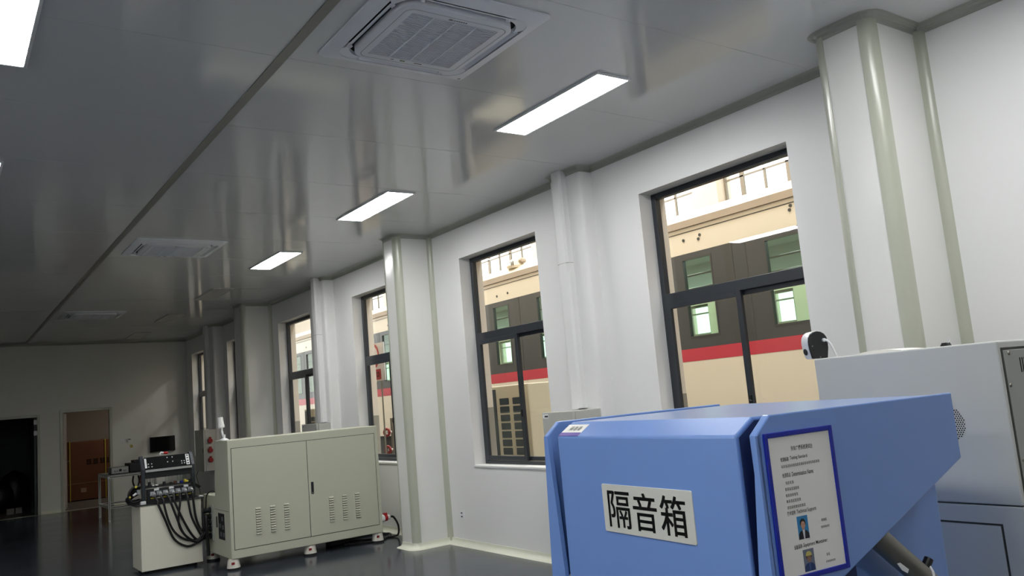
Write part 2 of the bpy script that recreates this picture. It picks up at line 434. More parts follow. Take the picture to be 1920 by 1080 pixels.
# ------------------------------------------------------------------ cassette air conditioners (far edge = +y, carries the display)
def cassette():
    r = empty('cassette_air_conditioner', (0, 0, 0))
    mb = MB()
    n = 7
    outer = rrect(-.475, .475, -.475, .475, .03, n); inner = rrect(-.402, .402, -.402, .402, .10, n)
    k = len(outer)
    vs = [(x, y, 0) for x, y in outer] + [(x, y, -.010) for x, y in outer] + [(x, y, -.030) for x, y in inner] + [(x, y, .02) for x, y in inner]
    mb.add(vs, [(j * k + i, j * k + (i + 1) % k, (j + 1) * k + (i + 1) % k, (j + 1) * k + i) for j in range(3) for i in range(k)])
    mb.build('bezel', M_acwhite, r, smooth=True)
    # centre block with rounded corners
    c = MB(); o1 = rrect(-.338, .338, -.338, .338, .09, n); o2 = rrect(-.325, .325, -.325, .325, .08, n); hole = rrect(-.262, .262, -.262, .262, .004, n)
    vs = [(x, y, .0) for x, y in o1] + [(x, y, -.040) for x, y in o1] + [(x, y, -.046) for x, y in o2] + [(x, y, -.046) for x, y in hole] + [(x, y, -.03) for x, y in hole]
    c.add(vs, [(j * k + i, j * k + (i + 1) % k, (j + 1) * k + (i + 1) % k, (j + 1) * k + i) for j in range(4) for i in range(k)])
    c.build('intake_frame', M_acwhite, r, smooth=True)
    # seam ring round the removable grille panel
    sr = MB(); q1 = rrect(-.305, .305, -.305, .305, .05, n); q2 = rrect(-.301, .301, -.301, .301, .048, n)
    sr.add([(x, y, -.0468) for x, y in q1] + [(x, y, -.0468) for x, y in q2], [(i, (i + 1) % k, (i + 1) % k + k, i + k) for i in range(k)])
    sr.build('panel_seam', M_greypanel, r)
    # duct throat, dark
    t = MB(); a_ = rrect(-.402, .402, -.402, .402, .10, n); b_ = rrect(-.338, .338, -.338, .338, .09, n)
    t.add([(x, y, -.003) for x, y in a_] + [(x, y, -.003) for x, y in b_], [(i, (i + 1) % k, (i + 1) % k + k, i + k) for i in range(k)])
    t.build('throat', M_dark, r)
    # corner fillers close the throat between the slots
    for sx in (-1, 1):
        for sy in (-1, 1):
            f = MB(); pts = []
            m_ = 8
            for j in range(m_ + 1):
                a = j * PI / 2 / m_
                pts.append((sx * (.302 + .100 * math.cos(a)), sy * (.302 + .100 * math.sin(a))))
            for j in range(m_, -1, -1):
                a = j * PI / 2 / m_
                pts.append((sx * (.248 + .118 * math.cos(a)), sy * (.248 + .118 * math.sin(a))))
            f.prism(pts, -.026, -.004, fXY)
            f.build('corner_filler', M_acwhite, r)
    # swing flaps
    for ang in range(4):
        Rz = Matrix.Rotation(ang * PI / 2, 4, 'Z')
        f = MB(); L = .27
        Mt = Rz @ Matrix.Translation((0, -.372, -.020)) @ Matrix.Rotation(math.radians(33), 4, 'X')
        f.box(-L, L, -.019, .019, -.003, .003, Mt)
        for sx in (-1, 1):
            f.box(sx * (L - .012) - .008, sx * (L - .012) + .008, -.010, .010, -.016, .003, Mt)
        f.build('louver_flap', M_acwhite, r)
    g = MB()
    nb = 34
    for j in range(nb):
        y = -.255 + .51 * (j + .5) / nb
        g.box(-.26, .26, y - .0035, y + .0035, -.043, -.036)
    for x in (-.13, 0, .13): g.box(x - .004, x + .004, -.258, .258, -.0455, -.036)
    g.build('intake_grille', M_acgrille, r)
    MB().box(-.26, .26, -.26, .26, -.032, -.028).build('filter', mat('grille_filter', '#63686e', .7), r)
    M_disp = mat('display_green', '#7d9466', .4)
    MB().box(-.055, -.025, .272, .284, -.0475, -.045).build('display', M_disp, r)
    MB().box(.035, .085, .275, .281, -.0475, -.045).build('receiver', M_greyink, r)
    MB().box(-.115, -.095, .274, .279, -.0475, -.045).build('indicator', M_greyink, r)
    b = MB(); b.box(-.055, -.033, -.284, -.272, -.0472, -.045)
    for j in range(6): b.box(-.026 + j * .014, -.016 + j * .014, -.282, -.274, -.0472, -.045)
    b.build('brand_mark', M_greyink, r)
    sc = MB(); sc.lathe([(.011, 0), (.011, -.004), (.004, -.006)], Mz(.44, .44, -.012), 12); sc.build('corner_screw', M_greyink, r)
    return r
ac = cassette()
for i, (x, y, lab) in enumerate([(2.225, 3.665, 'large white cassette air conditioner at top centre, grille fully visible'),
                                 (2.225, 9.63, 'white cassette air conditioner in the middle distance beside the ceiling strip'),
                                 (2.215, 15.47, 'smallest white cassette air conditioner near the far wall')]):
    o = ac if i == 0 else copy_tree(ac)
    o.location = (x, y, H - .001); tag(o, lab, 'air conditioner', 'ceiling cassette air conditioners')

# ------------------------------------------------------------------ cable trunking and distribution boxes on the pilasters
def trunk(name, x, xp, y0, y1, z0, label):
    r = empty(name, (xp, (y0 + y1) / 2, z0)); tag(r, label, 'cable trunking', 'white cable trunkings above the grey boxes')
    MB().prism([(xp, y0), (x + .02, y0), (x, y0 + .02), (x, y1 - .02), (x + .02, y1), (xp, y1)], z0, H - .002, fXY).build('cover', M_wall, r)
    MB().box(x - .001, xp - .002, y0 - .002, y1 + .002, 2.745, 2.749).build('joint', M_greypanel, r)
trunk('cable_trunking', 4.645, 4.72, 5.62, 5.755, 1.445, 'white vertical trunking running down to the grey box behind the blue enclosure')
trunk('cable_trunking', 4.615, 4.70, 11.50, 11.66, 1.465, 'white vertical trunking above the grey box behind the sage cabinet')

trunk('cable_trunking', 4.58, 4.65, 17.44, 17.64, 1.48, 'white vertical trunking above the box with red sockets near the far corner')

def dist_box(x, xp, y0, y1, z0, z1, label, sockets=False, sticker=True):
    r = empty('distribution_box', (xp, (y0 + y1) / 2, z0)); tag(r, label, 'distribution box', 'grey distribution boxes on the pilasters')
    MB().box(x + .035, xp, y0, y1, z0, z1).build('housing', M_distbox, r, bevel=.004)
    MB().box(x, x + .03, y0 - .002, y1 + .002, z0 - .002, z1 + .002).build('door', M_distbox, r, bevel=.005)
    if sticker:
        s = MB(); s.box(x - .002, x, y1 - .085, y1 - .01, z1 - .05, z1 - .015); p = s.build('sticker', M_white, r)
        t = MB()
        for j in range(4): t.box(x - .003, x - .001, y1 - .036 - j * .0125 - .010, y1 - .036 - j * .0125, z1 - .041, z1 - .025)
        t.build('sticker_text', M_ink, p)
    if sockets:
        for k, z in enumerate((1.245, 1.055, .865)):
            M = Maxis((x + .125, y0, z), (0, -1, 0))
            s = MB(); s.lathe([(.05, 0), (.05, .03), (.042, .05), (.042, .06)], M, 20); s.box(x + .105, x + .145, y0 - .045, y0 - .005, z + .035, z + .075)
            s.build('red_socket', M_darkred, r, smooth=True)
        MB().tube([(x + .02, y1 - .1, z0), (x - .01, y1 - .06, z0 - .1), (x + .05, y1 + .02, z0 - .3), (x + .1, y1, .02)], .006, 6).build('thin_lead', M_cable, r)
    h = MB(); h.box(x - .006, x, y0 + .03, y0 + .045, (z0 + z1) / 2 - .04, (z0 + z1) / 2 + .04); h.build('lock', M_blackmetal, r)
dist_box(4.40, 4.72, 5.45, 5.87, .64, 1.432, 'pale grey distribution box with a small sticker behind the blue enclosure')
dist_box(4.485, 4.70, 11.38, 11.96, .65, 1.452, 'pale grey distribution box showing just above the sage cabinet')
dist_box(4.395, 4.65, 17.15, 17.80, .655, 1.465, 'grey distribution box with three red sockets near the far corner', sockets=True, sticker=False)

r = empty('wall_socket', (XW, 8.14, .336)); tag(r, 'white wall socket low on the wall beneath the window', 'socket')
MB().prism(rrect(8.097, 8.183, .293, .379, .008), XW - .009, XW, fYZ).build('plate', M_white, r)
for dz in (.02, -.02):
    s = MB(); s.box(XW - .0105, XW - .008, 8.124, 8.156, .336 + dz - .006, .336 + dz + .006); s.build('socket_slot', M_dark, r)
s = MB()
r = empty('door_frame_one', (D1[1], YF, 0))

# ------------------------------------------------------------------ far wall: doors, rooms behind, TV, switches
r.name = 'door_1'; struct(r)
MB().frame(fXZ, D1[0] - .05, D1[1] + .05, -.05, D1[2] + .05, .055, YF - .012, YF + .125).build('frame', M_trim, r, bevel=.003, bseg=1)
MB().box(1.745, 1.79, YF + .10, YF + 1.0, .01, D1[2] - .01).build('leaf', mat('door_leaf_dark', '#4b5052', .5), r)
for z in (1.93, 1.70):
    MB().box(1.735, 1.80, YF - .006, YF + .07, z - .05, z + .05).build('hinge', M_white, r)
r = struct(empty('door_2', (D2[0], YF, 0)))
MB().frame(fXZ, D2[0] - .05, D2[1] + .05, -.05, D2[2] + .05, .055, YF - .012, YF + .125).build('frame', M_trim, r, bevel=.003, bseg=1)
la = math.radians(80)
ML = Matrix.Translation((2.285, YF + .11, 0)) @ Matrix.Rotation(la, 4, 'Z')
lf = MB()
# leaf with a vision slit: stiles and rails
for (a0, a1, b0, b1) in ((0, .60, .01, 2.07), (.72, .86, .01, 2.07), (.60, .72, .01, 1.02), (.60, .72, 1.80, 2.07)): lf.box(a0, a1, -.02, .02, b0, b1, ML)
leaf = lf.build('leaf', mat('door_leaf_cream', '#d6cfc6', .5), r)
MB().box(.60, .72, -.004, .004, 1.02, 1.80, ML).build('vision_pane', M_sideglass, leaf)
hd = MB(); hd.tube([ML @ Vector(p) for p in ((.80, -.02, 1.02), (.80, -.06, 1.02), (.70, -.065, 1.02))], .009, 8); hd.box(.785, .815, -.026, -.02, .93, 1.09, ML); hd.build('handle', M_steel, leaf)

# side room behind door 2, dark store behind door 1
w = MB()
w.box(2.12, 2.2, YF + .12, 24.0, 0, 2.9); w.box(6.0, 6.1, YF + .12, 24.0, 0, 2.9); w.box(2.2, 6.0, 24.0, 24.1, 0, 2.9); w.box(2.1, 6.1, YF + .12, 24.1, 2.9, 3.0)
w.box(XW, 6.1, YF + .1, YF + .12, 0, 2.9)
struct(w.build('wall_store', mat('store_wall_paint', '#a59a8b', .7)))
struct(MB().box(-3, 6.1, YF + .1, 24.1, -.15, 0).build('floor_store', mat('store_floor_paint', '#77706a', .45, var=.1)))
w = MB()
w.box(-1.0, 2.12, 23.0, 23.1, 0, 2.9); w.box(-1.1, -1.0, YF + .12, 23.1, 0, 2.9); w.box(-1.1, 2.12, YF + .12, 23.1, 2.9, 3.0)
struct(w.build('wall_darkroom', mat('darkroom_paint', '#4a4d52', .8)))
b = empty('cardboard_crate', (3.5, 23.1, 0)); tag(b, 'big brown cardboard crate tied with yellow straps through the open doorway', 'crate')
MB().box(2.62, 4.4, 22.75, 23.4, .02, 1.42).build('carton_body', M_cardboard, b, bevel=.01)
MB().box(2.615, 4.405, 22.742, 22.75, .40, .43).build('tape', mat('tape_brown', '#8a5a30', .4), b)
for x in (2.70, 3.48):
    MB().frame(fYZ, 22.73, 23.42, .005, 1.435, .012, x - .009, x + .009).build('strap', M_yellow, b)
t = MB()
for j in range(4):   # worn print, not legible in the photograph
    x = 3.06 + j * .15
    for (p, q, u, v) in ((0, .11, .955, .975), (.01, .10, .91, .93), (0, .11, .86, .88), (.015, .035, .86, .975), (.075, .095, .86, .975)):
        t.prism([(x + p, u), (x + q, u), (x + q, v), (x + p, v)], 22.744, 22.749, fXZ)
t.build('carton_print', mat('carton_ink', '#3a2216', .7), b)
tp = MB(); tp.box(2.93, 3.05, 22.744, 22.75, .20, .30); tp.build('torn_patch', mat('patch_pale', '#a98a70', .7), b)
b = empty('storage_bag', (1.35, 21.9, 0)); tag(b, 'dark heap of bagged material in the unlit room at far left', 'bag')
bg = MB(); 
for (x, y, z, rx, rz) in ((1.2, 22.0, .35, .34, .38), (1.5, 22.1, .42, .3, .46)):
    bg.lathe([(rx * math.sqrt(max(0, 1 - (t / 5 - 1) ** 2)) + .005, rz * (t / 5 - 1)) for t in range(0, 11)], Mz(x, y, max(z, rz + .002)), 14)
bg.build('bag_body', M_black, b, smooth=True)
for (x, y, z, sx, lab) in ((1.38, 21.45, 0.001, .07, 'small pale carton on the floor of the dark room'), (1.54, 21.5, .001, .06, 'small pale packet beside the carton in the dark room')):
    c = MB().box(x - sx, x + sx, y - .08, y + .08, z, z + .12).build('carton', mat('dull_carton', '#8f8d86', .7) if 'dull_carton' not in bpy.data.materials else bpy.data.materials['dull_carton'], bevel=.006); tag(c, lab, 'box')

r = empty('television', (4.27, YF, 1.05)); tag(r, 'small black flat television mounted on the far wall', 'television')
MB().box(4.0, 4.54, YF - .045, YF - .012, 1.047, 1.388).build('casing', M_black, r, bevel=.006)
MB().box(4.012, 4.528, YF - .0465, YF - .044, 1.062, 1.376).build('screen', M_screen, r)
MB().box(4.2, 4.34, YF - .015, YF, 1.15, 1.3).build('bracket', M_blackmetal, r)
r = empty('light_switch', (3.45, YF, 1.375)); tag(r, 'blank white switch plate on the far wall, left of a pair', 'switch')
MB().prism(rrect(3.40, 3.49, 1.335, 1.415, .008), YF - .012, YF, fXZ).build('plate', M_white, r)
MB().box(3.415, 3.475, YF - .016, YF - .011, 1.35, 1.40).build('rocker', M_white, r)
r = empty('thermostat', (3.58, YF, 1.375)); tag(r, 'white thermostat with a grey screen on the far wall', 'thermostat')
MB().prism(rrect(3.54, 3.625, 1.335, 1.415, .008), YF - .02, YF, fXZ).build('casing', M_white, r)
MB().box(3.553, 3.612, YF - .022, YF - .019, 1.375, 1.405).build('display', M_greyink, r)
tag(MB().prism([(3.60, 1.20), (3.66, 1.21), (3.64, 1.27), (3.59, 1.265)], YF - .003, YF, fXZ).build('wall_sticker', mat('sticker_olive', '#a89a4a', .6)), 'yellow sticker on the far wall below the switches', 'sticker')

# ------------------------------------------------------------------ aluminium table with two devices
tx0, tx1, ty0, ty1, tz = 2.575, 3.40, 16.62, 17.72, .80
r = empty('profile_table', ((tx0 + tx1) / 2, (ty0 + ty1) / 2, 0)); tag(r, 'aluminium profile table beside the doorway carrying two devices', 'table')
for x in (tx0 + .02, tx1 - .02):
    for y in (ty0 + .02, ty1 - .02):
        l = MB(); l.box(x - .02, x + .02, y - .02, y + .02, .0, tz - .02)
        leg = l.build('leg', M_alu, r)
        g = MB()
        for dx, dy, ww, dd in ((0, -.0205, .004, .001), (0, .0205, .004, .001), (-.0205, 0, .001, .004), (.0205, 0, .001, .004)): g.box(x + dx - ww, x + dx + ww, y + dy - dd, y + dy + dd, .02, tz - .04)
        g.build('groove', M_dark, leg)
for z, nm in ((tz - .04, 'top_rail'), (.22, 'shelf_rail')):
    for y in (ty0 + .02, ty1 - .02):
        a = MB().box(tx0 + .04, tx1 - .04, y - .02, y + .02, z, z + .04).build(nm, M_alu, r)
        MB().box(tx0 + .04, tx1 - .04, y - .0212, y + .0212, z + .015, z + .025).build('groove', M_dark, a)
    for x in (tx0 + .02, tx1 - .02): MB().box(x - .02, x + .02, ty0 + .04, ty1 - .04, z, z + .04).build(nm, M_alu, r)
MB().box(tx0, tx1, ty0, ty1, tz, tz + .018).build('tabletop', mat('tabletop_grey', '#8b8c88', .4), r, bevel=.003, bseg=1)
tz += .018
r = empty('power_supply', (2.78, 16.8, tz)); tag(r, 'small silver power supply with a dial at the near end of the aluminium table', 'power supply')
MB().box(2.64, 2.93, 16.65, 17.0, tz + .012, tz + .125).build('casing', mat('silver_case', '#8d8f8c', .4, metal=.4), r, bevel=.005)
MB().box(2.65, 2.92, 16.645, 16.652, tz + .02, tz + .118).build('front_panel', mat('front_silver', '#b1b2ae', .4), r)
k = MB(); k.lathe([(.024, 0), (.022, .018)], Maxis((2.79, 16.645, tz + .07), (0, -1, 0)), 16); k.build('knob', M_black, r)
for j, x in enumerate((2.70, 2.735, 2.85, 2.88)):
    k = MB(); k.lathe([(.008, 0), (.007, .01)], Maxis((x, 16.645, tz + .06), (0, -1, 0)), 10); k.build('terminal', M_black, r)
for x, y in ((2.66, 16.68), (2.91, 16.68), (2.66, 16.97), (2.91, 16.97)): MB().box(x - .012, x + .012, y - .012, y + .012, tz, tz + .013).build('foot', M_rubber, r)
r = empty('amplifier', (3.15, 16.95, tz)); tag(r, 'wide black amplifier on the aluminium table behind the silver power supply', 'amplifier')
MB().box(2.95, 3.39, 16.66, 17.15, tz + .012, tz + .17).build('casing', M_black, r, bevel=.006)
MB().box(2.96, 3.38, 16.654, 16.661, tz + .02, tz + .162).build('front_panel', M_blackmetal, r)
k = MB(); k.lathe([(.02, 0), (.018, .02)], Maxis((3.22, 16.654, tz + .07), (0, -1, 0)), 14); k.build('knob', M_blackmetal, r)
for x, y in ((2.98, 16.70), (3.36, 16.70), (2.98, 17.1), (3.36, 17.1)): MB().box(x - .012, x + .012, y - .012, y + .012, tz, tz + .013).build('foot', M_rubber, r)
c = MB().box(3.05, 3.36, 16.8, 17.1, tz + .17, tz + .215).build('mixer_unit', M_black, bevel=.005); tag(c, 'thin black unit stacked on the black amplifier', 'mixer')
r = empty('hanging_cable', (3.2, 17.5, .5)); tag(r, 'dark cable bunch hanging under the far end of the aluminium table', 'cable')
MB().tube(smooth_path([(3.16, 17.45, .755), (3.14, 17.45, .6), (3.2, 17.46, .47), (3.25, 17.45, .6), (3.23, 17.45, .755)]), .016, 8).build('cable_loop', M_cable, r)
MB().tube(smooth_path([(3.28, 17.45, .755), (3.27, 17.45, .6), (3.3, 17.45, .5)]), .012, 8).build('red_lead', mat('red_lead', '#7a1512', .5), r)

# ------------------------------------------------------------------ sage test cabinet
CX0, CX1, CY = 2.642, 4.448, 9.33
r = empty('test_cabinet', ((CX0 + CX1) / 2, 9.8, 0)); tag(r, 'large sage green two-door test cabinet on levelling feet', 'cabinet')
body = MB()
prof = [(9.33, .115), (9.33, 1.39), (9.84, 1.39), (9.90, .765), (10.40, .765), (10.40, .115)]
body.prism(prof, CX0, CX1, lambda u, v, t: Vector((t, u, v)))
bo = body.build('body', M_sage, r, bevel=.008)
def cab_door(x0, x1, nm):
    MB().frame(fXZ, x0 - .006, x1 + .006, .208, 1.302, .006, CY - .0015, CY + .002).build('door_gap', M_sageline, r)
    return MB().box(x0, x1, CY - .004, CY + .002, .214, 1.296).build(nm, M_sage, r, bevel=.002, bseg=1)
dl = cab_door(2.682, 3.539, 'door'); dr = cab_door(3.545, 4.400, 'door')
h = MB(); h.prism(rrect(3.572, 3.602, .685, .822, .006), CY - .008, CY - .003, fXZ); hh = h.build('handle', M_black, dr)
MB().box(3.579, 3.595, CY - .012, CY - .008, .72, .80).build('lever', M_blackmetal, hh)
k = MB(); k.lathe([(.006, 0), (.006, .003)], Maxis((3.587, CY - .008, .70), (0, -1, 0)), 10); k.build('keyhole', M_alu, hh)
def louvers(x, door):
    mb = MB(); n = 11
    for j in range(n):
        z = .345 + (.615 - .345) * j / (n - 1)
        a = [(x, z - .006), (x + .058, z - .006), (x + .058, z + .010), (x, z + .010)]
        vs = [Vector((p[0], CY - .004, p[1])) for p in a] + [Vector((x + .004, CY - .022, z - .005)), Vector((x + .054, CY - .022, z - .005))]
        mb.cur = 0; mb.add(vs, [(4, 5, 2, 3), (0, 4, 3), (1, 2, 5)])
        mb.cur = 1; mb.add(vs, [(0, 1, 5, 4)]); mb.box(x, x + .058, CY - .0048, CY - .003, z - .0125, z - .006)
    mb.build('vent_louvers', [M_louver, M_sageline], door)
for x in (2.92, 3.082, 3.242): louvers(x, dl)
for x in (3.778, 3.944, 4.106): louvers(x, dr)
# opening in the left end with contactors inside
MB().frame(fYZ, 9.52, 9.80, .285, .60, .014, CX0 - .004, CX0 + .002).build('opening_rim', M_sage, r)
op = MB().box(CX0 - .0025, CX0 + .001, 9.534, 9.786, .299, .586).build('opening', M_dark, r)
cc = MB()
for z, y in ((.36, 9.58), (.36, 9.68), (.44, 9.60), (.45, 9.71), (.53, 9.62)): cc.box(CX0 - .006, CX0 - .002, y - .03, y + .03, z - .025, z + .02)
cc.build('contactor', mat('contactor_grey', '#4c5257', .5), op)
MB().box(CX0 - .003, CX0 + .001, 9.36, 9.90, .618, .621).build('panel_seam', M_sageline, r)
MB().box(CX0 - .010, CX0, 9.83, 9.845, .42, .54).build('latch', M_black, r)
for x, y in ((2.68, 9.40), (3.55, 9.40), (4.40, 9.40), (2.70, 10.28), (4.40, 10.28)):
    f = MB(); f.lathe([(.072, .022), (.070, .03), (.060, .10), (.050, .117)], Mz(x, y, 0), 20)
    fo = f.build('foot', mat('foot_cream', '#ddd9cf', .4) if 'foot_cream' not in bpy.data.materials else bpy.data.materials['foot_cream'], r, smooth=True)
    q = MB(); q.lathe([(.075, .0005), (.075, .022)], Mz(x, y, 0), 20); q.build('rubber_pad', M_rubber, fo)
    MB().box(x - .040, x - .008, y - .070, y - .061, .060, .085).build('red_tag', M_darkred, fo)
bx, by = 2.672, 9.55
b = MB(); b.lathe([(.055, 1.39), (.055, 1.396), (.03, 1.41), (.014, 1.414)], Mz(bx, by, 0), 18)
b.tube([(bx, by, 1.41), (bx, by, 1.455)], .016, 10); b.tube([(bx - .01, by, 1.44), (bx - .022, by, 1.50), (bx - .022, by, 1.535)], .012, 10)
bc = b.build('beacon_base', M_white, r, smooth=True)
b = MB(); b.lathe([(.028, 0), (.034, .01), (.034, .035), (.030, .04), (.030, .115), (.024, .12)], Maxis((bx - .02, by, 1.53), (-.12, 0, 1)), 18)
b.build('beacon_lens', mat('beacon_lens', '#f3f3f0', .3), r, smooth=True)
for j, z in enumerate((.60, .53, .46, .39, .31)):
    y = 10.06
    c = MB(); M = Maxis((CX0, y, z), (-1, 0, 0)); c.lathe([(.034, 0), (.034, .03), (.028, .035), (.028, .075), (.032, .08), (.032, .105)], M, 16)
    c.build('cable_socket', M_blackmetal, r, smooth=True)
MB().box(CX0 - .012, CX0, 9.99, 10.13, .26, .66).build('socket_plate', M_greypanel, r)
# thin lead from the bench top to the sockets
tag(MB().tube(smooth_path([(2.70, 9.96, .772), (2.64, 9.98, .82), (2.585, 10.02, .78), (2.575, 10.04, .66), (2.57, 10.05, .56)]), .007, 8).build('thin_lead', M_cable), 'thin black lead arching off the low rear bench of the sage cabinet', 'cable')
# red plug and cable at the right end
r = empty('industrial_plug', (4.45, 9.41, .27)); tag(r, 'red and white industrial plug with black cable at the right end of the sage cabinet', 'plug')
M = Maxis((CX1 + .001, 9.41, .262), (1, .05, .05))
p = MB(); p.lathe([(.045, 0), (.045, .05), (.040, .055)], M, 18); p.build('plug_collar', M_white, r, smooth=True)
p = MB(); p.lathe([(.038, .055), (.040, .06), (.040, .095), (.034, .10)], M, 18); p.box(CX1 + .055, CX1 + .095, 9.39, 9.43, .285, .325); p.build('plug_shell', M_red, r, smooth=True)
p = MB(); p.lathe([(.032, .10), (.030, .13), (.015, .145)], M, 18); p.build('plug_gland', M_white, r, smooth=True)
q = M @ Vector((0, 0, .14))
pth = smooth_path([q, (4.645, 9.43, .255), (4.71, 9.45, .15), (4.72, 9.48, .04), (4.68, 9.52, .014), (4.56, 9.56, .013), (4.38, 9.62, .013), (4.2, 9.75, .013), (4.0, 9.9, .013), (4.15, 10.05, .013), (4.45, 9.98, .013), (4.70, 9.84, .013), (4.73, 9.72, .013), (4.5, 9.46, .013), (4.3, 9.44, .013), (4.05, 9.60, .013)], 8)
MB().tube(pth, .0125, 10).build('plug_cable', M_cable, r, smooth=True)
tag(MB().box(3.92, 4.17, 9.70, 9.86, .0, .09).build('junction_box', M_blackmetal, bevel=.008), 'black junction box on the floor under the sage cabinet', 'box')

# ------------------------------------------------------------------ cream pedestal with black test rack
r = empty('cream_pedestal', (2.21, 10.36, 0)); tag(r, 'cream metal pedestal box under the black connector rack', 'pedestal')
MB().box(1.885, 2.538, 10.10, 10.60, .035, .735).build('body', M_cream, r, bevel=.005)
MB().box(1.882, 2.541, 10.097, 10.603, .735, .742).build('top_rim', mat('rim_sage', '#8c9180', .4), r)
for x, y in ((1.95, 10.16), (2.47, 10.16), (1.95, 10.54), (2.47, 10.54)):
    c = MB(); c.tube([(x - .012, y, .022), (x + .012, y, .022)], .0215, 14); c.box(x - .016, x + .016, y - .008, y + .008, .03, .04)
    c.build('caster', M_rubber, r)
r = empty('connector_rack', (2.2, 10.35, .742)); tag(r, 'black test rack with rows of grey connectors on the cream pedestal', 'test rack')
MB().box(1.84, 2.58, 10.12, 10.62, .742, .757).build('base_plate', M_blackmetal, r, bevel=.003, bseg=1)
for x in (1.955, 2.498):
    s = MB(); s.prism([(10.24, .757), (10.30, .757), (10.30, 1.12), (10.42, 1.275), (10.36, 1.285), (10.24, 1.14)], x - .018, x + .018, fYZ)
    s.build('upright', mat('rack_steel', '#3b4045', .4, metal=.4) if 'rack_steel' not in bpy.data.materials else bpy.data.materials['rack_steel'], r, bevel=.003, bseg=1)
tilt = Matrix.Translation((2.226, 10.255, 1.13)) @ Matrix.Rotation(math.radians(-28), 4, 'X')
pn = MB().box(-.25, .25, 0, .006, 0, .155, tilt).build('socket_panel', mat('matt_black_panel', '#08090c', .7, spec=.15), r)
for cx, cz, d in ((-.19, .05, .018), (0.03, .10, .028), (.17, .05, .014)):
    for sx in (-1, 1):
        for sz in (-1, 1): MB().box(cx + sx * d - .0055, cx + sx * d + .0055, -.003, 0, cz + sz * d - .0055, cz + sz * d + .0055, tilt).build('contact_stud', M_white, pn)
lp = MB().box(.205, .243, -.003, 0, .012, .145, tilt).build('white_label', M_white, pn)
t = MB()
for j in range(4): t.box(.214, .234, -.0045, -.003, .024 + j * .033, .036 + j * .033, tilt)
t.build('label_marks', M_ink, lp)
MB().box(-.247, -.225, -.003, 0, .02, .14, tilt).build('side_label', M_white, pn)
MB().box(1.975, 2.48, 10.215, 10.25, 1.103, 1.128).build('front_tray', M_alu, r)
MB().box(1.97, 2.49, 10.25, 10.30, 1.03, 1.10).build('crossbar', M_black, r)
MB().box(1.97, 2.49, 10.22, 10.50, .925, .94).build('shelf', M_black, r)
tl = MB()
for x in (2.0, 2.03, 2.06, 2.20, 2.23, 2.33, 2.36, 2.39, 2.42): tl.tube([(x, 10.28, 1.03), (x, 10.28, .975)], .009, 8)
tl.build('clear_tube', M_sideglass, r)
pr = [(2.02, M_black, .05), (2.06, M_white, .014), (2.10, M_white, .014), (2.18, M_black, .035), (2.25, M_black, .02), (2.30, mat('brown_part', '#5b3524', .5), .03), (2.33, M_connect, .025), (2.37, M_royal, .02), (2.41, M_yellow, .035), (2.43, M_yellow, .02), (2.46, M_black, .03)]
for x, m, hgt in pr: MB().box(x - .014, x + .014, 10.25, 10.29, .94, .94 + hgt).build('shelf_component', m, r, bevel=.003, bseg=1)
MB().box(1.98, 2.48, 10.18, 10.26, .757, .91).build('connector_panel', M_black, r)
cxs = [2.03 + .0675 * j for j in range(7)]
for j, x in enumerate(cxs):
    c = MB(); c.box(x - .026, x + .026, 10.145, 10.18, .835, .885)
    c.lathe([(.022, 0), (.024, .012), (.020, .03), (.015, .034)], Maxis((x + .006, 10.145, .855), (.1, -1, -.35)), 14)
    co = c.build('connector', M_connect, r, bevel=.002, bseg=1)
    MB().box(x - .018, x + .018, 10.172, 10.178, .805, .82).build('yellow_mark', M_yellow if j % 2 == 0 else M_cream, co)
for x in (2.075, 2.235, 2.395): MB().box(x - .026, x + .026, 10.170, 10.178, .893, .917).build('port_label', M_white, r)
MB().box(1.90, 1.955, 10.135, 10.19, .757, .79).build('white_clip', M_white, r, bevel=.004)
MB().box(2.53, 2.575, 10.14, 10.20, .757, .775).build('white_clip', M_white, r, bevel=.004)
a = MB(); a.box(2.50, 2.60, 10.30, 10.34, .90, .93, Matrix.Translation((2.5, 0, .91)) @ Matrix.Rotation(math.radians(35), 4, 'Y') @ Matrix.Translation((-2.5, 0, -.91))); a.build('side_lever', M_black, r)
b = empty('cable_bundle', (1.84, 10.4, .757)); tag(b, 'tangle of black leads with yellow and white tips at the left end of the rack', 'cable')
for j in range(5):
    y = 10.26 + j * .03
    MB().tube(smooth_path([(1.93, y, .95 - .02 * j), (1.86, y, .955 - .03 * j), (1.805 + .01 * j, y, .90 - .02 * j), (1.80, y, .83), (1.85 - .01 * j, y, .785), (1.93, y, .80)]), .012, 8).build('lead', M_cable, b)
for (p, q, m) in (((1.865, 10.24, .945), (1.88, 10.24, .965), M_yellow), ((1.80, 10.24, .845), (1.815, 10.24, .848), M_yellow), ((1.84, 10.24, .86), (1.875, 10.24, .885), M_white), ((1.90, 10.24, .87), (1.90, 10.24, .92), M_connect)):
    MB().tube([p, q], .012 if m != M_connect else .02, 10).build('tip', m, b)
r = empty('red_plug', (2.2, 10.39, 1.29)); tag(r, 'small red and white plug lying on top of the black rack', 'plug')
p = MB(); p.tube([(2.21, 10.395, 1.298), (2.255, 10.39, 1.293)], .014, 12); p.build('red_body', M_red, r, smooth=True)
p = MB(); p.tube([(2.17, 10.40, 1.282), (2.18, 10.40, 1.305), (2.21, 10.395, 1.298)], .012, 12); p.build('white_cap', M_white, r, smooth=True)
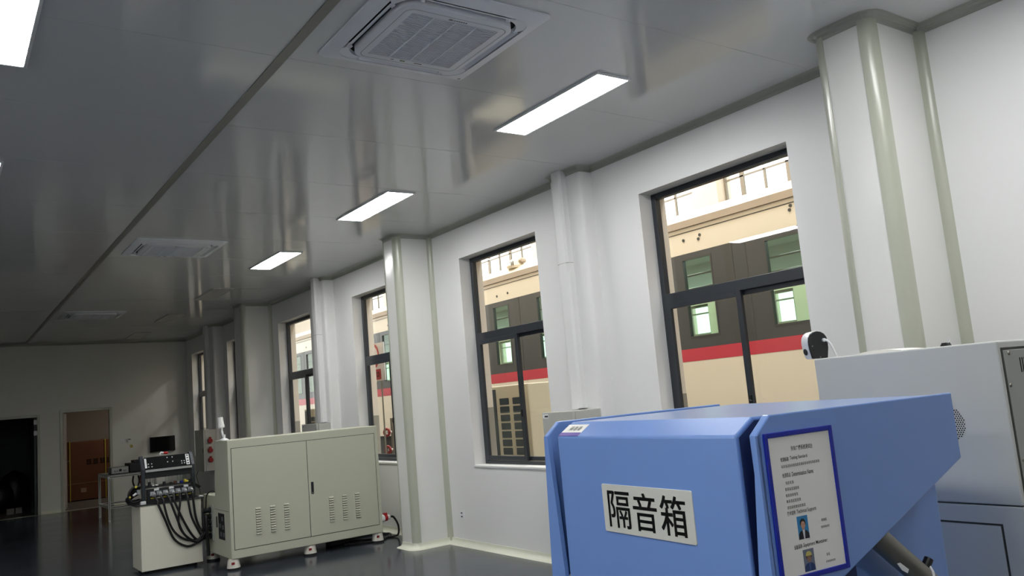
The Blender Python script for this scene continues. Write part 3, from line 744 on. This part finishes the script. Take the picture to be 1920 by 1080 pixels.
# seven black cables from the connectors to the sockets on the cabinet
ends = [.31, .31, .39, .39, .46, .53, .60]
cab = [
    [(2.066, .746), (2.133, .573), (2.224, .342), (2.354, .241), (2.47, .255)],
    [(2.125, .751), (2.165, .568), (2.227, .423), (2.33, .324), (2.463, .288)],
    [(2.197, .754), (2.258, .568), (2.331, .379), (2.463, .275)],
    [(2.243, .747), (2.323, .544), (2.412, .365), (2.49, .284)],
    [(2.303, .753), (2.276, .524), (2.331, .379), (2.449, .277)],
    [(2.384, .755), (2.418, .557), (2.493, .38), (2.53, .318)],
    [(2.442, .79), (2.465, .55), (2.515, .403)]]
ordn = ['first', 'second', 'third', 'fourth', 'fifth', 'sixth', 'seventh']
for j, pts in enumerate(cab):
    y = 10.072 - .006 * (j % 3)
    P = [(cxs[j] + .008, 10.11, .835), (pts[0][0], 10.082, pts[0][1] + .03)] + [(x, y, z) for x, z in pts] + [(2.545, 10.05 - .012 * (j % 4), .30 + .018 * j), (CX0 - .10, 10.06, ends[j])]
    o = MB().tube(smooth_path(P, 7), .0125, 10).build('power_cable', M_cable, smooth=True)
    tag(o, 'black cable from the %s grey connector counted from the rack\'s left end' % ordn[j], 'cable', 'black cables drooping over the cream pedestal')
tag(MB().tube(smooth_path([(2.57, 10.02, .56), (2.565, 10.0, .40), (2.575, 10.02, .25), (2.58, 10.02, .10)]), .02, 10).build('cable_tail', M_cable, smooth=True), 'thick black cable bunch hanging between the pedestal and the sage cabinet', 'cable')

# ------------------------------------------------------------------ blue sound enclosure (local frame: x into the box, y to its left end, z up)
r = empty('sound_enclosure', (1.874, 1.471, 0), -math.radians(5.2)); tag(r, 'large blue sound-insulated test enclosure in the right foreground', 'enclosure')
fU = lambda a, b, t: Vector((t, a, b))
fW = lambda a, b, t: Vector((a, t, b))
W0, W1 = .073, .988
core = MB(); core.prism([(-.059, .52), (-.059, 1.436), (.014, 1.484), (.86, 1.484), (.86, 1.28), (.30, 1.05), (.30, .52)], W0, W1, lambda a, b, t: Vector((a, t, b)))
core.build('hood', M_blue, r, bevel=.006, local=True)
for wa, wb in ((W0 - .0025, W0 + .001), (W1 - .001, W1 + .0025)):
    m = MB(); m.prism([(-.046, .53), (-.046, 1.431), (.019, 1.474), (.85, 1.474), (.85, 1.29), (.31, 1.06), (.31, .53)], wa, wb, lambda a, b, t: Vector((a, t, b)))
    m.build('side_shade', M_blueshade, r, local=True)  # thin navy sheet, painted shade on the side of the core
def cheek(w0, w1, nm):
    m = MB(); m.prism([(-.050, .80), (-.059, 1.438), (.001, 1.489), (.838, 1.489), (.840, 1.28), (.30, 1.054), (-.03, .915)], w0, w1, lambda a, b, t: Vector((a, t, b)))
    return m.build(nm, M_blue, r, bevel=.004, local=True)
ch = cheek(-.004, .022, 'side_panel')
cl = cheek(1.055, 1.082, 'side_panel')
# front flanges of the side panels, widening downwards
m = MB(); m.prism([(-.004, 1.437), (.004, 1.437), (.045, 1.05), (.055, .915), (-.004, .915)], -.062, -.045, lambda a, b, t: Vector((t, a, b))); m.build('flange', M_blue, ch, local=True)
m = MB(); m.prism([(1.078, 1.437), (1.055, 1.437), (1.013, .92), (1.010, .90), (1.107, .90)], -.062, -.045, lambda a, b, t: Vector((t, a, b))); m.build('flange', M_blue, cl, local=True)
# recesses between core and side panels, navy colour standing for their shade
m = MB(); m.prism([(.02, .93), (.02, 1.38), (.05, 1.415), (.80, 1.415), (.80, 1.30), (.30, 1.09), (.30, .93)], .022, .073, lambda a, b, t: Vector((a, t, b))); m.build('recess', M_blueshade, r, local=True)
m = MB(); m.prism([(.02, .93), (.02, 1.38), (.05, 1.415), (.80, 1.415), (.80, 1.30), (.30, 1.09), (.30, .93)], .988, 1.055, lambda a, b, t: Vector((a, t, b))); m.build('recess', M_blueshade, r, local=True)
MB().box(.10, .915, .15, 1.02, .03, 1.26).build('pedestal', M_blue, r, bevel=.006, local=True)
MB().box(.06, .95, .10, 1.05, 0, .03).build('plinth', M_blackmetal, r, local=True)
# nameplate with its lettering
npl = MB(); npl.prism(rrect(.277, .731, 1.119, 1.277, .006), -.0625, -.058, fU); npo = npl.build('nameplate', M_plate, r, bevel=.001, bseg=1, local=True)
t = MB()
fN = lambda a, b, tt: Vector((tt, -a, b))
for j, chh in enumerate('隔音箱'):
    xa = -.700 + j * .136
    for dx, dz in ((-.0014, -.0010), (.0014, -.0010), (-.0014, .0010), (.0014, .0010)): put_text(t, chh, xa + dx, xa + .118 + dx, 1.137 + dz, 1.256 + dz, fN, -.0632, 0)
t.build('nameplate_text', M_ink, npo, local=True)
# small sticker on the chamfer
cs = Vector((-.059, 0, 1.436)); ce = Vector((.014, 0, 1.484)); cd = (ce - cs); cn = Vector((-cd.z, 0, cd.x)).normalized()
fC = lambda a, b, tt: cs + cd * b + cn * tt + Vector((0, -a, 0))
m = MB(); m.prism([(-.985, .06), (-.855, .06), (-.855, .80), (-.985, .80)], 0, .0012, fC); st = m.build('sticker', M_paper, r, local=True)
m = MB(); m.prism([(-.985, .04), (-.855, .04), (-.855, .26), (-.985, .26)], .0012, .0018, fC); m.build('sticker_band', M_purple, st, local=True)
t = MB()
for j, chh in enumerate('隔音箱'): put_text(t, chh, -.950 + j * .026, -.929 + j * .026, .38, .66, fC, .002, .006)
t.build('sticker_text', M_greyink, st, local=True)
# steel strut under the hood
m = MB(); m.tube([(.38, .05, 1.14), (.51, .05, 1.033), (.592, .05, .968), (.677, .05, .90), (.95, .05, .68)], .035, 20); so = m.build('gas_strut', M_steel, r, smooth=True, local=True)
m = MB(); m.tube([(.655, .04, .972), (.640, .018, .955), (.630, .010, .930), (.622, .014, .900), (.618, .03, .87)], .0045, 8); m.build('white_tie', M_white, so, local=True)
m = MB(); m.lathe([(.014, 0), (.014, .03)], Maxis((.645, .045, .965), (.6, -.1, .75)), 12); m.build('bolt', M_black, so, local=True)
m = MB(); m.prism([(.470, 1.010), (.485, 1.010), (.520, .985), (.512, .975), (.488, .988)], .012, .0135, fW); m.build('white_tag', M_white, so, local=True)

# notice in its royal blue frame on the right side panel
rz = -math.radians(5.2)
nt_ = empty('notice_frame', (1.874, 1.471, 0), rz); tag(nt_, 'bilingual notice in a royal blue frame on the side of the blue enclosure', 'notice')
N0, N1, Z0_, Z1_ = -.036, .238, 1.043, 1.440
YN = -.0045
fr_ = MB().frame(fW, N0, N1, Z0_, Z1_, .0135, YN - .007, YN).build('frame', M_royal, nt_, bevel=.002, bseg=2, local=True)
MB().box(N0 + .01, N1 - .01, YN - .003, YN - .0005, Z0_ + .01, Z1_ - .01).build('paper', M_paper, nt_, local=True)
pw = N1 - N0 - .027; ph = Z1_ - Z0_ - .027
A0 = N0 + .0135; B1 = Z1_ - .0135
px_ = lambda u: A0 + u * pw
pz_ = lambda v: B1 - v * ph
def line(mb, s, u0, u1, v0, v1, off=.0): put_text(mb, s, px_(u0), px_(u1), pz_(v1), pz_(v0), fW, YN - .0036, off)
def heading(nm, *rows):
    t = MB()
    for q in rows: line(t, *q)
    t.build(nm, M_ink, nt_, local=True)
heading('title_text', ('列车广播系统测试台', .35, .70, .078, .115, .006))
heading('heading_text', ('检测标准', .165, .292, .150, .182, .008), ('Testing Standard:', .315, .60, .150, .182, .006))
heading('heading_text', ('检测项点', .165, .292, .265, .298, .008), ('Determination Name:', .315, .665, .265, .298, .006))
heading('heading_text', ('技术支持', .165, .292, .540, .572, .008), ('Technical Support:', .315, .63, .540, .575, .006))
heading('heading_text', ('设备保养', .205, .332, .785, .817, .008), ('Equipment Maintainer:', .355, .745, .785, .820, .006))
# the remaining lines are too small to read in the photograph: rows of short strokes
t = MB(); rnd = random.Random(3)
def scrawl(u0, u1, v0, v1):
    h_ = pz_(v0) - pz_(v1); gl = h_ * .92; x = px_(u0)
    while x + gl < px_(u1):
        for q in range(3):
            zz = pz_(v1) + h_ * (.1 + .38 * q); a = x + gl * rnd.uniform(0, .2); b_ = x + gl * rnd.uniform(.7, .95)
            t.prism([(a, zz), (b_, zz), (b_, zz + h_ * .12), (a, zz + h_ * .12)], YN - .0036, YN - .0032, fW)
        for q in range(2):
            a = x + gl * (.2 + .4 * q + rnd.uniform(-.1, .1))
            t.prism([(a, pz_(v1) + h_ * .05), (a + gl * .1, pz_(v1) + h_ * .05), (a + gl * .1, pz_(v0) - h_ * .05), (a, pz_(v0) - h_ * .05)], YN - .0036, YN - .0032, fW)
        x += gl * 1.08
scrawl(.165, .80, .207, .228)
for (u0, u1, v) in ((.20, .36, .338), (.18, .42, .383), (.18, .40, .428), (.18, .42, .470), (.18, .50, .515)): scrawl(u0, u1, v - .011, v + .011)
scrawl(.69, .80, .640, .660); scrawl(.67, .82, .692, .708); scrawl(.70, .78, .893, .913); scrawl(.68, .84, .945, .960)
t.build('small_text', M_greyink, nt_, local=True)
def portrait(u0, u1, v0, v1, bg, skin, hair, suit, hat=None, shirt='#d8d8dc'):
    w_ = px_(u1) - px_(u0); h_ = pz_(v0) - pz_(v1); X = px_((u0 + u1) / 2); Z = pz_(v1)
    mats = [mat('print_' + c, c, .5, var=.03) for c in (bg, hair, skin, suit, shirt, hat or hair)]
    m = MB()
    ell = lambda cx, cz, rx, rz_, n=18: [(cx + rx * math.cos(k * 2 * PI / n), cz + rz_ * math.sin(k * 2 * PI / n)) for k in range(n)]
    def lay(i, poly, t_): m.cur = i; m.prism(poly, YN - t_, YN - .0031, fW)
    P = lambda a, b: (X + a * w_, Z + b * h_)
    lay(0, [P(-.5, 0), P(.5, 0), P(.5, 1), P(-.5, 1)], .0034)
    lay(1, ell(*P(0, .68), .27 * w_, .20 * h_), .0036)
    lay(2, [P(-.10, .36), P(.10, .36), P(.10, .5), P(-.10, .5)], .0037)
    lay(2, ell(*P(.0, .60), .205 * w_, .165 * h_), .0038)
    lay(3, [P(-.5, 0), P(.5, 0), P(.46, .22), P(.30, .34), P(.12, .38), P(-.12, .38), P(-.30, .34), P(-.46, .22)], .0039)
    lay(4, [P(-.05, 0), P(.05, 0), P(.11, .385), P(-.11, .385)], .0040)
    lay(1, [P(-.14, .635), P(-.05, .63), P(-.05, .645), P(-.14, .65)], .0041); lay(1, [P(.05, .63), P(.14, .635), P(.14, .65), P(.05, .645)], .0041)
    if hat: lay(5, [P(-.28, .70), P(.28, .70), P(.24, .82), P(.10, .90), P(-.10, .90), P(-.24, .82)], .0042)
    m.build('portrait_print', mats, nt_, local=True)
portrait(.300, .470, .590, .755, '#2f86bd', '#c99a80', '#1d1a1a', '#1c1e24')
portrait(.330, .500, .832, .988, '#6d7586', '#8d6b58', '#3a3636', '#253a6b', '#c9bd6a', '#3c5488')

# ------------------------------------------------------------------ grey console behind the enclosure
KX, KY0, KY1, KT = 3.2, 1.449, 2.227, 1.648
r = empty('grey_console', (3.65, 1.84, 0)); tag(r, 'tall pale grey instrument console behind the blue enclosure', 'console')
MB().box(KX, 4.12, KY0, KY1, 1.052, KT).build('upper_body', M_grey, r, bevel=.006)
MB().box(KX, 4.12, KY0, KY1, .06, 1.047).build('lower_body', M_grey, r, bevel=.004)
MB().box(KX + .01, 4.11, KY0 + .01, KY1 - .01, 1.04, 1.06).build('joint', M_sageline, r)
MB().box(KX + .03, 4.09, KY0 + .03, KY1 - .03, 0, .06).build('plinth', M_blackmetal, r)
ap = MB().box(KX - .0025, KX + .001, 1.538, 2.14, .30, .975).build('access_panel', M_grey, r)
MB().frame(fYZ, 1.530, 2.148, .292, .983, .007, KX - .0012, KX + .001).build('panel_gap', M_sageline, ap)
sp = MB().box(KX + .03, 4.08, KY0 - .003, KY0 + .001, 1.09, 1.612).build('side_panel', M_greypanel, r, bevel=.001, bseg=1)
MB().frame(fXZ, KX + .018, 4.092, 1.08, 1.622, .012, KY0 - .0016, KY0 + .001).build('panel_gap', M_sageline, sp)
for x, z in ((KX + .072, 1.600), (KX + .046, 1.482), (KX + .046, 1.211), (4.05, 1.6), (4.05, 1.2)):
    s = MB(); s.lathe([(.008, 0), (.007, .003), (.003, .005)], Maxis((x, KY0 - .003, z), (0, -1, 0)), 12); s.build('screw', M_steel, sp)
v = MB()
for k in range(14):
    x = KX + .150 + k * .018
    v.box(x, x + .005, KY0 - .0045, KY0 - .0025, 1.525, 1.580); v.box(x + .02, x + .025, KY0 - .0045, KY0 - .0025, 1.445, 1.505)
v.build('vent_slots', M_dark, sp)
g = MB(); gy, gz, gr = 1.678, 1.350, .071; d = .0088; j = 0
zz = gz - gr
while zz <= gz + gr:
    yy = gy - gr + (d / 2 if j % 2 else 0)
    while yy <= gy + gr:
        if (yy - gy) ** 2 + (zz - gz) ** 2 < (gr - .002) ** 2:
            n_ = 8; g.add([(KX - .0015, yy + .0028 * math.cos(k * PI / 4), zz + .0028 * math.sin(k * PI / 4)) for k in range(n_)], [tuple(range(n_))])
        yy += d
    zz += d * .866; j += 1
g.build('speaker_grille', M_dark, r)
kn = MB(); kn.lathe([(.028, 0), (.028, .014), (.020, .018)], Maxis((KX + .10, KY1, 1.60), (0, 1, 0)), 18); kn.build('side_knob', M_black, r)
# horn / camera unit standing on the console
r = empty('camera_unit', (3.26, 2.238, KT), math.radians(-16)); tag(r, 'rounded white device with a black back and white lead on the grey console', 'camera')
hw, hh_ = .056, .125
def dome(s_, top):
    pts = [(-hw * .78 * s_, 0), (hw * .80 * s_, 0), (hw * .98 * s_, hh_ * .35), (hw * s_, hh_ * .58)]
    n = 8
    for k in range(n + 1):
        a = k * PI / n; pts.append((hw * s_ * math.cos(a), hh_ * .62 + hh_ * .38 * s_ * math.sin(a)))
    pts += [(-hw * s_, hh_ * .5), (-hw * .95 * s_, hh_ * .3)]
    return pts
m = MB(); m.prism(dome(.94, 1), -.008, .006, lambda a, b, t_: Vector((a, t_, b + .002))); bk = m.build('back_plate', M_black, r, bevel=.002, bseg=1, local=True)
m = MB(); pa = dome(1.0, 1); pb = [(a * .9, .01 + b * .92) for a, b in pa]; n = len(pa)
vs = [Vector((a, -.002, b + .001)) for a, b in pa] + [Vector((a, .026, b + .001)) for a, b in pa] + [Vector((a, .046, b)) for a, b in pb]
m.add(vs, [(j * n + i, j * n + (i + 1) % n, (j + 1) * n + (i + 1) % n, (j + 1) * n + i) for j in range(2) for i in range(n)] + [tuple(range(2 * n, 3 * n)), tuple(range(n - 1, -1, -1))])
m.build('shell', M_white, r, smooth=True, local=True)
m = MB(); m.tube(smooth_path([(.028, -.006, .082), (.034, -.022, .080), (.050, -.026, .060), (.066, -.026, .025), (.074, -.026, .004)]), .005, 10); m.lathe([(.008, 0), (.008, .010)], Maxis((.028, -.008, .082), (0, -1, 0)), 12); m.build('lead', M_white, r, smooth=True, local=True)
for x, z in ((-.036, .058), (.0, .006)):
    m = MB(); m.lathe([(.0035, 0), (.003, .002)], Maxis((x, -.008, z), (0, -1, 0)), 10); m.build('screw', M_steel, bk, local=True)
m = MB(); m.lathe([(.016, 0), (.014, .004)], Maxis((-.050, .024, .035), (-1, .2, -.1)), 14); m.build('dark_lens', M_black, r, local=True)
# sheet of paper curling on the console, small clip beside it
m = MB(); nn = 10
top = [(i / nn, .002 + .010 * math.sin(PI * i / nn)) for i in range(nn + 1)]
m.prism([(2.04 - u_ * .21, KT + hgt) for u_, hgt in top] + [(2.04 - u_ * .21, KT + .0005) for u_, hgt in reversed(top)], 3.225, 3.42, fYZ)
tag(m.build('paper_stack', M_paper, smooth=True), 'thin curled stack of white paper lying on the grey console', 'paper')
r = empty('binder_clip', (3.24, 1.66, KT)); tag(r, 'small black clip with a clear tip on the grey console', 'clip')
MB().prism([(1.640, KT), (1.672, KT), (1.664, KT + .013), (1.647, KT + .013)], 3.225, 3.255, fYZ).build('clip_body', M_black, r)
MB().tube([(3.24, 1.646, KT + .012), (3.24, 1.638, KT + .03)], .0025, 6).build('clip_wire', M_white, r)

# ------------------------------------------------------------------ hall outside the windows
struct(MB().box(XO, 13.3, -8, 42, -.2, -.02).build('floor_hall', M_hfloor))
HX = 13.0
hi = [(8.0, 10.61), (11.42, 14.1), (17.16, 20.4), (21.3, 24.0), (26.08, 28.8), (2.0, 4.9)]
lo = [(8.0, 8.6), (9.28, 9.80), (11.35, 11.92), (16.6, 17.4), (18.5, 19.1), (23.5, 24.3), (26.0, 26.8), (29.0, 29.8), (32.0, 33.0)]
w = MB()
def wall_with_holes(mb, holes, z0, z1, ya, yb, za, zb):
    ys_ = [ya]
    for a, b in sorted(holes): ys_ += [a, b]
    ys_.append(yb)
    for i in range(0, len(ys_), 2): mb.box(HX, HX + .25, ys_[i], ys_[i + 1], za, zb)
    for a, b in holes: mb.box(HX, HX + .25, a, b, za, z0); mb.box(HX, HX + .25, a, b, z1, zb)
wall_with_holes(w, hi, 5.06, 7.6, -8, 42, 4.2, 9.0)
wall_with_holes(w, lo, 2.5, 3.14, -8, 42, -.02, 4.2)
w.box(XO, HX + .25, -8.2, -8, -.02, 9); w.box(XO, HX + .25, 42, 42.2, -.02, 9)
w.box(HX - .18, HX, 10.61, 10.98, 0, 9); 
struct(w.build('wall_hall', M_hall))
struct(MB().box(XO - .05, HX + .3, -8.2, 42.2, 9.0, 9.2).build('ceiling_hall', M_hall))
wi = 11
for (holes, z0, z1) in ((hi, 5.06, 7.6), (lo, 2.5, 3.14)):
    for a, b in holes:
        m = MB(); m.frame(fYZ, a, b, z0, z1, .05, HX + .05, HX + .10)
        y = a + .54; k = 0
        while y < b - .2:
            ww = .045 if k % 2 else .02
            m.box(HX + .055, HX + .095, y - ww, y + ww, z0, z1); y += .54; k += 1
        z = z0 + .46
        while z < z1 - .1:
            m.box(HX + .055, HX + .095, a, b, z - .015, z + .015); z += .46
        rt = struct(m.build('window_%d' % wi, M_hmull)); wi += 1
        MB().box(HX + .07, HX + .075, a + .02, b - .02, z0 + .02, z1 - .02).build('pane', M_pane, rt)

# the metro car
TX = 8.5; TF = 11.3
r = empty('metro_train', (9.9, 11.5, 0)); tag(r, 'cream metro train with dark window band and red stripe outside the windows', 'train')
TY0, TY1 = -3.0, 25.5
TW = [(2.4, 3.3), (5.55, 6.39), (7.29, 7.78), (10.25, 11.2), (12.08, 12.56), (14.3, 15.2), (16.45, 17.24), (17.64, 18.15), (19.6, 20.4), (21.25, 22.04), (22.48, 23.0)]
def shell(x0, x1, z0, z1, nm, m): MB().box(x0, x1, TY0, TY1, z0, z1).build(nm, m, r)
FW = [(3.0, 5.0), (7.25, 8.6), (9.5, 10.6), (13.5, 15.0), (15.9, 16.95), (18.6, 20.4), (21.6, 24.4)]
for (xa, xb, wl) in ((TX, TX + .06, TW), (TF - .06, TF, FW)):
    m = MB(); m.box(xa, xb, TY0, TY1, .95, 1.86); m.box(xa, xb, TY0, TY1, 3.34, 3.69)
    m.build('body_side', M_train, r)
    shell(xa - .002, xb + .002, 1.86, 2.03, 'red_stripe', M_tred)
    m = MB(); e = [TY0] + [y for p in wl for y in p] + [TY1]
    for i in range(0, len(e), 2): m.box(xa, xb, e[i], e[i + 1], 2.03, 3.34)
    for a, b in wl: m.box(xa, xb, a, b, 2.03, 2.195); m.box(xa, xb, a, b, 3.25, 3.34)
    m.build('window_band', M_tband, r)
for a, b in TW:
    MB().box(TX + .02, TX + .026, a, b, 2.195, 3.25).build('pane', M_greenpane, r)
    MB().frame(fYZ, a - .02, b + .02, 2.175, 3.27, .022, TX - .004, TX + .01).build('window_gasket', M_tstrip, r)
for a, b in FW: MB().box(TF - .03, TF - .024, a, b, 2.195, 3.25).build('pane', M_greenpane, r)
for y in (6.98, 11.80, 13.2, 17.44, 22.26, 4.4):
    MB().box(TX - .003, TX + .01, y - .07, y + .07, 2.035, 3.335).build('door_pillar', M_tstrip, r)
for y in (5.1, 6.7, 9.3, 10.9, 15.6, 20.9):
    MB().box(TX - .002, TX + .01, y - .008, y + .008, 2.035, 3.335).build('panel_joint', M_tstrip, r)
rf = [(TX, 3.69), (TX + .06, 3.80), (TX + .30, 3.98), (TX + .8, 4.08), (9.9, 4.12), (TF - .8, 4.08), (TF - .30, 3.98), (TF - .06, 3.80), (TF, 3.69)]
MB().prism(rf, TY0, TY1, lambda a, b, t_: Vector((a, t_, b))).build('roof', M_train, r)
MB().box(TX - .03, TX + .04, TY0, TY1, 3.70, 3.795).build('roof_gutter', M_gutter, r)
MB().box(TX - .003, TX, TY0, TY1, 3.628, 3.640).build('roof_seam', M_tstrip, r)
for z0, z1 in ((1.05, 2.19), (3.255, 3.66)): MB().box(TF - .075, TF - .063, TY0, TY1, z0, z1).build('saloon_lining', M_tin, r)
MB().box(TX + .063, TF - .08, TY0, TY1, 3.66, 3.685).build('saloon_ceiling', M_tin, r)
e = [TY0] + [y for p in FW for y in p] + [TY1]; m = MB()
for i in range(0, len(e), 2): m.box(TF - .075, TF - .063, e[i], e[i + 1], 2.19, 3.255)
m.build('saloon_lining', M_tin, r)
hr = MB()
for z in (2.95, 3.15): hr.tube([(TX + .75, TY0 + .2, z), (TX + .75, TY1 - .2, z)], .016, 8)
hr.build('hand_rail', M_steel, r)
cw_ = MB(); cw_.lathe([(.17, 0), (.19, .04), (.17, .10), (.10, .16), (.04, .18)], Mz(8.80, 12.12, 3.93), 18)
co_ = cw_.build('roof_cowl', M_train, r, smooth=True)
sl = MB()
for k in range(5): sl.box(8.62 + .006 * k, 8.64, 11.98 + .055 * k, 11.99 + .055 * k, 3.96, 4.04)
sl.build('cowl_slots', M_tstrip, co_)
cp = MB(); cp.lathe([(.07, 0), (.075, .03), (.05, .06)], Maxis((8.80, 11.93, 4.03), (0, -.6, 1)), 14); cp.build('cowl_cap', M_gutter, co_, smooth=True)
bt = MB()
for y, z in ((7.72, 3.53), (7.42, 3.55), (7.45, 3.50), (5.95, 3.6), (5.75, 3.6), (5.97, 3.55), (5.77, 3.55), (12.40, 3.45), (12.05, 3.46), (16.9, 3.45), (22.0, 3.45)):
    bt.lathe([(.022, 0), (.02, .01)], Maxis((TX, y, z), (-1, 0, 0)), 10)
bt.build('body_bolt', M_tstrip, r)
shell(TX + .06, TF - .06, .95, 1.05, 'car_floor', M_tin)
shell(TX + .2, TF - .2, .30, .95, 'underframe', M_under)
MB().box(TX, TF, TY0 - .06, TY0, .95, 3.69).build('end_wall', M_train, r); MB().box(TX, TF, TY1, TY1 + .06, .95, 3.69).build('end_wall', M_train, r)
for y in (0, 2.3, 19.5, 21.8):
    for x in (TX + .68, TF - .68):
        m = MB(); m.lathe([(.42, 0), (.42, .12), (.45, .125), (.45, .14)], Maxis((x, y, .43), (1, 0, 0)), 28); m.build('wheel', M_under, r)
for x in (TX + .75, TF - .65):
    tag(MB().box(x - .035, x + .035, -8, 42, -.02, .0).build('rail', M_under), 'steel rail under the near side of the metro train' if x < 10 else 'steel rail under the far side of the metro train', 'rail')

# condensers standing outside the windows
def condenser(y0, y1, z1, label):
    r = empty('outdoor_condenser', (6.3, (y0 + y1) / 2, -.02)); tag(r, label, 'air conditioner', 'outdoor condensers in the hall')
    x0 = 6.0
    MB().box(x0, x0 + .7, y0, y1, .08, z1).build('casing', M_condenser, r, bevel=.012)
    MB().box(x0 - .003, x0 + .002, y1 - .17, y1 - .012, .15, z1 - .04).build('coil', M_coil, r)
    cw = (y1 - y0 - .20); g = MB()
    for c in range(2):
        for k in range(10):
            a = y0 + .14 + c * (cw - .14) * .5 + c * .02; b = a + (cw - .2) * .43
            z = z1 - .16 - k * .105
            g.prism(rrect(a, b, z - .085, z, .012, 3), x0 - .003, x0 + .001, fYZ)
    g.build('louver_openings', M_coil, r)
    MB().box(x0 + .02, x0 + .68, y0 + .03, y1 - .03, -.02, .08).build('base', M_under, r)
condenser(8.25, 9.14, 1.745, 'white outdoor condenser with louvred openings seen through the middle window')
condenser(14.75, 15.80, 1.70, 'white outdoor condenser seen through the window left of the grey far box')
# hanging sign and hydrant seen through the third window
r = empty('hanging_sign', (5.32, 11.0, 2.0)); tag(r, 'white board with a red ring and red square outside the third window', 'sign')
MB().box(5.30, 5.315, 10.73, 11.35, 1.99, 2.54).build('board', M_white, r)
m = MB(); n = 40
yc, zc = 11.07, 2.36
m.add([(5.298, yc + rr * math.cos(k * 2 * PI / n), zc + rr * math.sin(k * 2 * PI / n)) for rr in (.185, .14) for k in range(n)], [(k, (k + 1) % n, (k + 1) % n + n, k + n) for k in range(n)])
m.build('red_ring', M_red, r)
m = MB(); m.box(5.296, 5.30, 10.86, 11.05, 2.01, 2.16); ro = m.build('red_square', M_red, r)
MB().frame(fYZ, 10.92, 10.99, 2.05, 2.12, .012, 5.294, 5.297).build('square_mark', M_dark, ro)
MB().tube([(5.32, 10.9, 2.0), (5.32, 10.9, 0.0)], .012, 8).build('post', M_steel, r)
r = empty('fire_standpipe', (6.1, 12.2, 0)); tag(r, 'standpipe with two red valve wheels outside the third window', 'standpipe')
MB().tube([(6.12, 12.22, -.02), (6.12, 12.22, 1.42)], .045, 12).build('pipe', M_steel, r)
for z in (1.20, .92):
    m = MB(); m.lathe([(.02, 0), (.02, .10)], Maxis((6.08, 12.22, z), (-1, -.4, 0)), 12); v_ = m.build('valve_stem', M_white, r)
    m = MB(); m.tube([Maxis((5.98, 12.18, z), (-1, -.4, 0)) @ Vector((.055 * math.cos(k * PI / 8), .055 * math.sin(k * PI / 8), 0)) for k in range(17)], .022, 8, cap=False); m.build('valve_wheel', M_darkred, v_, smooth=True)

# ------------------------------------------------------------------ light
wd = bpy.data.worlds.new('overcast_sky'); S.world = wd; wd.use_nodes = True
wd.node_tree.nodes['Background'].inputs['Color'].default_value = (1.0, .985, .96, 1)
wd.node_tree.nodes['Background'].inputs['Strength'].default_value = 1.6
def area(name, loc, rot, sx, sy, power, col=(1, 1, 1)):
    l = bpy.data.lights.new(name, 'AREA'); l.shape = 'RECTANGLE'; l.size = sx; l.size_y = sy; l.energy = power; l.color = col
    o = bpy.data.objects.new(name, l); o.location = loc; o.rotation_euler = rot; COL.objects.link(o); return o
HALLP = 150
for k, y in enumerate((1.5, 8, 14.5, 21, 27.5)):
    area('hall_fill', (6.9, y, 8.7), (0, 0, 0), 1.2, 1.2, HALLP * 1.5, (1, .975, .94))  # added area light without fixture, brightens the hall and train side
for k, y in enumerate((5, 12, 19)):
    area('hall_fill', (12.1, y, 8.7), (0, 0, 0), 1.0, 1.0, HALLP * .9, (1, .975, .94))  # added fill for the hall wall behind the train
for y in (5.5, 10.5, 16.0, 21.5): area('saloon_fill', (9.9, y, 3.62), (0, 0, 0), .3, 3.5, 26, (.96, 1, .97))  # fill lights added inside the car to brighten its windows
area('store_lamp', (4.2, 22.0, 2.8), (0, 0, 0), .6, .6, 5, (1, .93, .85))

# ------------------------------------------------------------------ camera
cam = bpy.data.cameras.new('camera'); cam.sensor_width = 36; cam.sensor_fit = 'HORIZONTAL'; cam.lens = 36 * 1536.114 / 1920
cam.clip_end = 200; cam.clip_start = .05
co = bpy.data.objects.new('camera', cam); COL.objects.link(co)
rx, up, fw = Vector((.817251, -.569786, -.08629)), Vector((-.004824, -.156494, .987667)), Vector((.576262, .806755, .130644))
mw = Matrix(((rx.x, up.x, -fw.x, 0), (rx.y, up.y, -fw.y, 0), (rx.z, up.z, -fw.z, 1.6), (0, 0, 0, 1)))
co.matrix_world = mw
S.camera = co
S.view_settings.view_transform = 'Standard'
try: S.view_settings.look = 'None'
except Exception: pass
S.view_settings.gamma = 1; S.view_settings.use_curve_mapping = False
S.view_settings.exposure = 1.05
S.cycles.max_bounces = 10; S.cycles.diffuse_bounces = 5; S.cycles.glossy_bounces = 5; S.cycles.transparent_max_bounces = 16
S.cycles.sample_clamp_indirect = 6.0
S.cycles.caustics_reflective = False; S.cycles.caustics_refractive = False
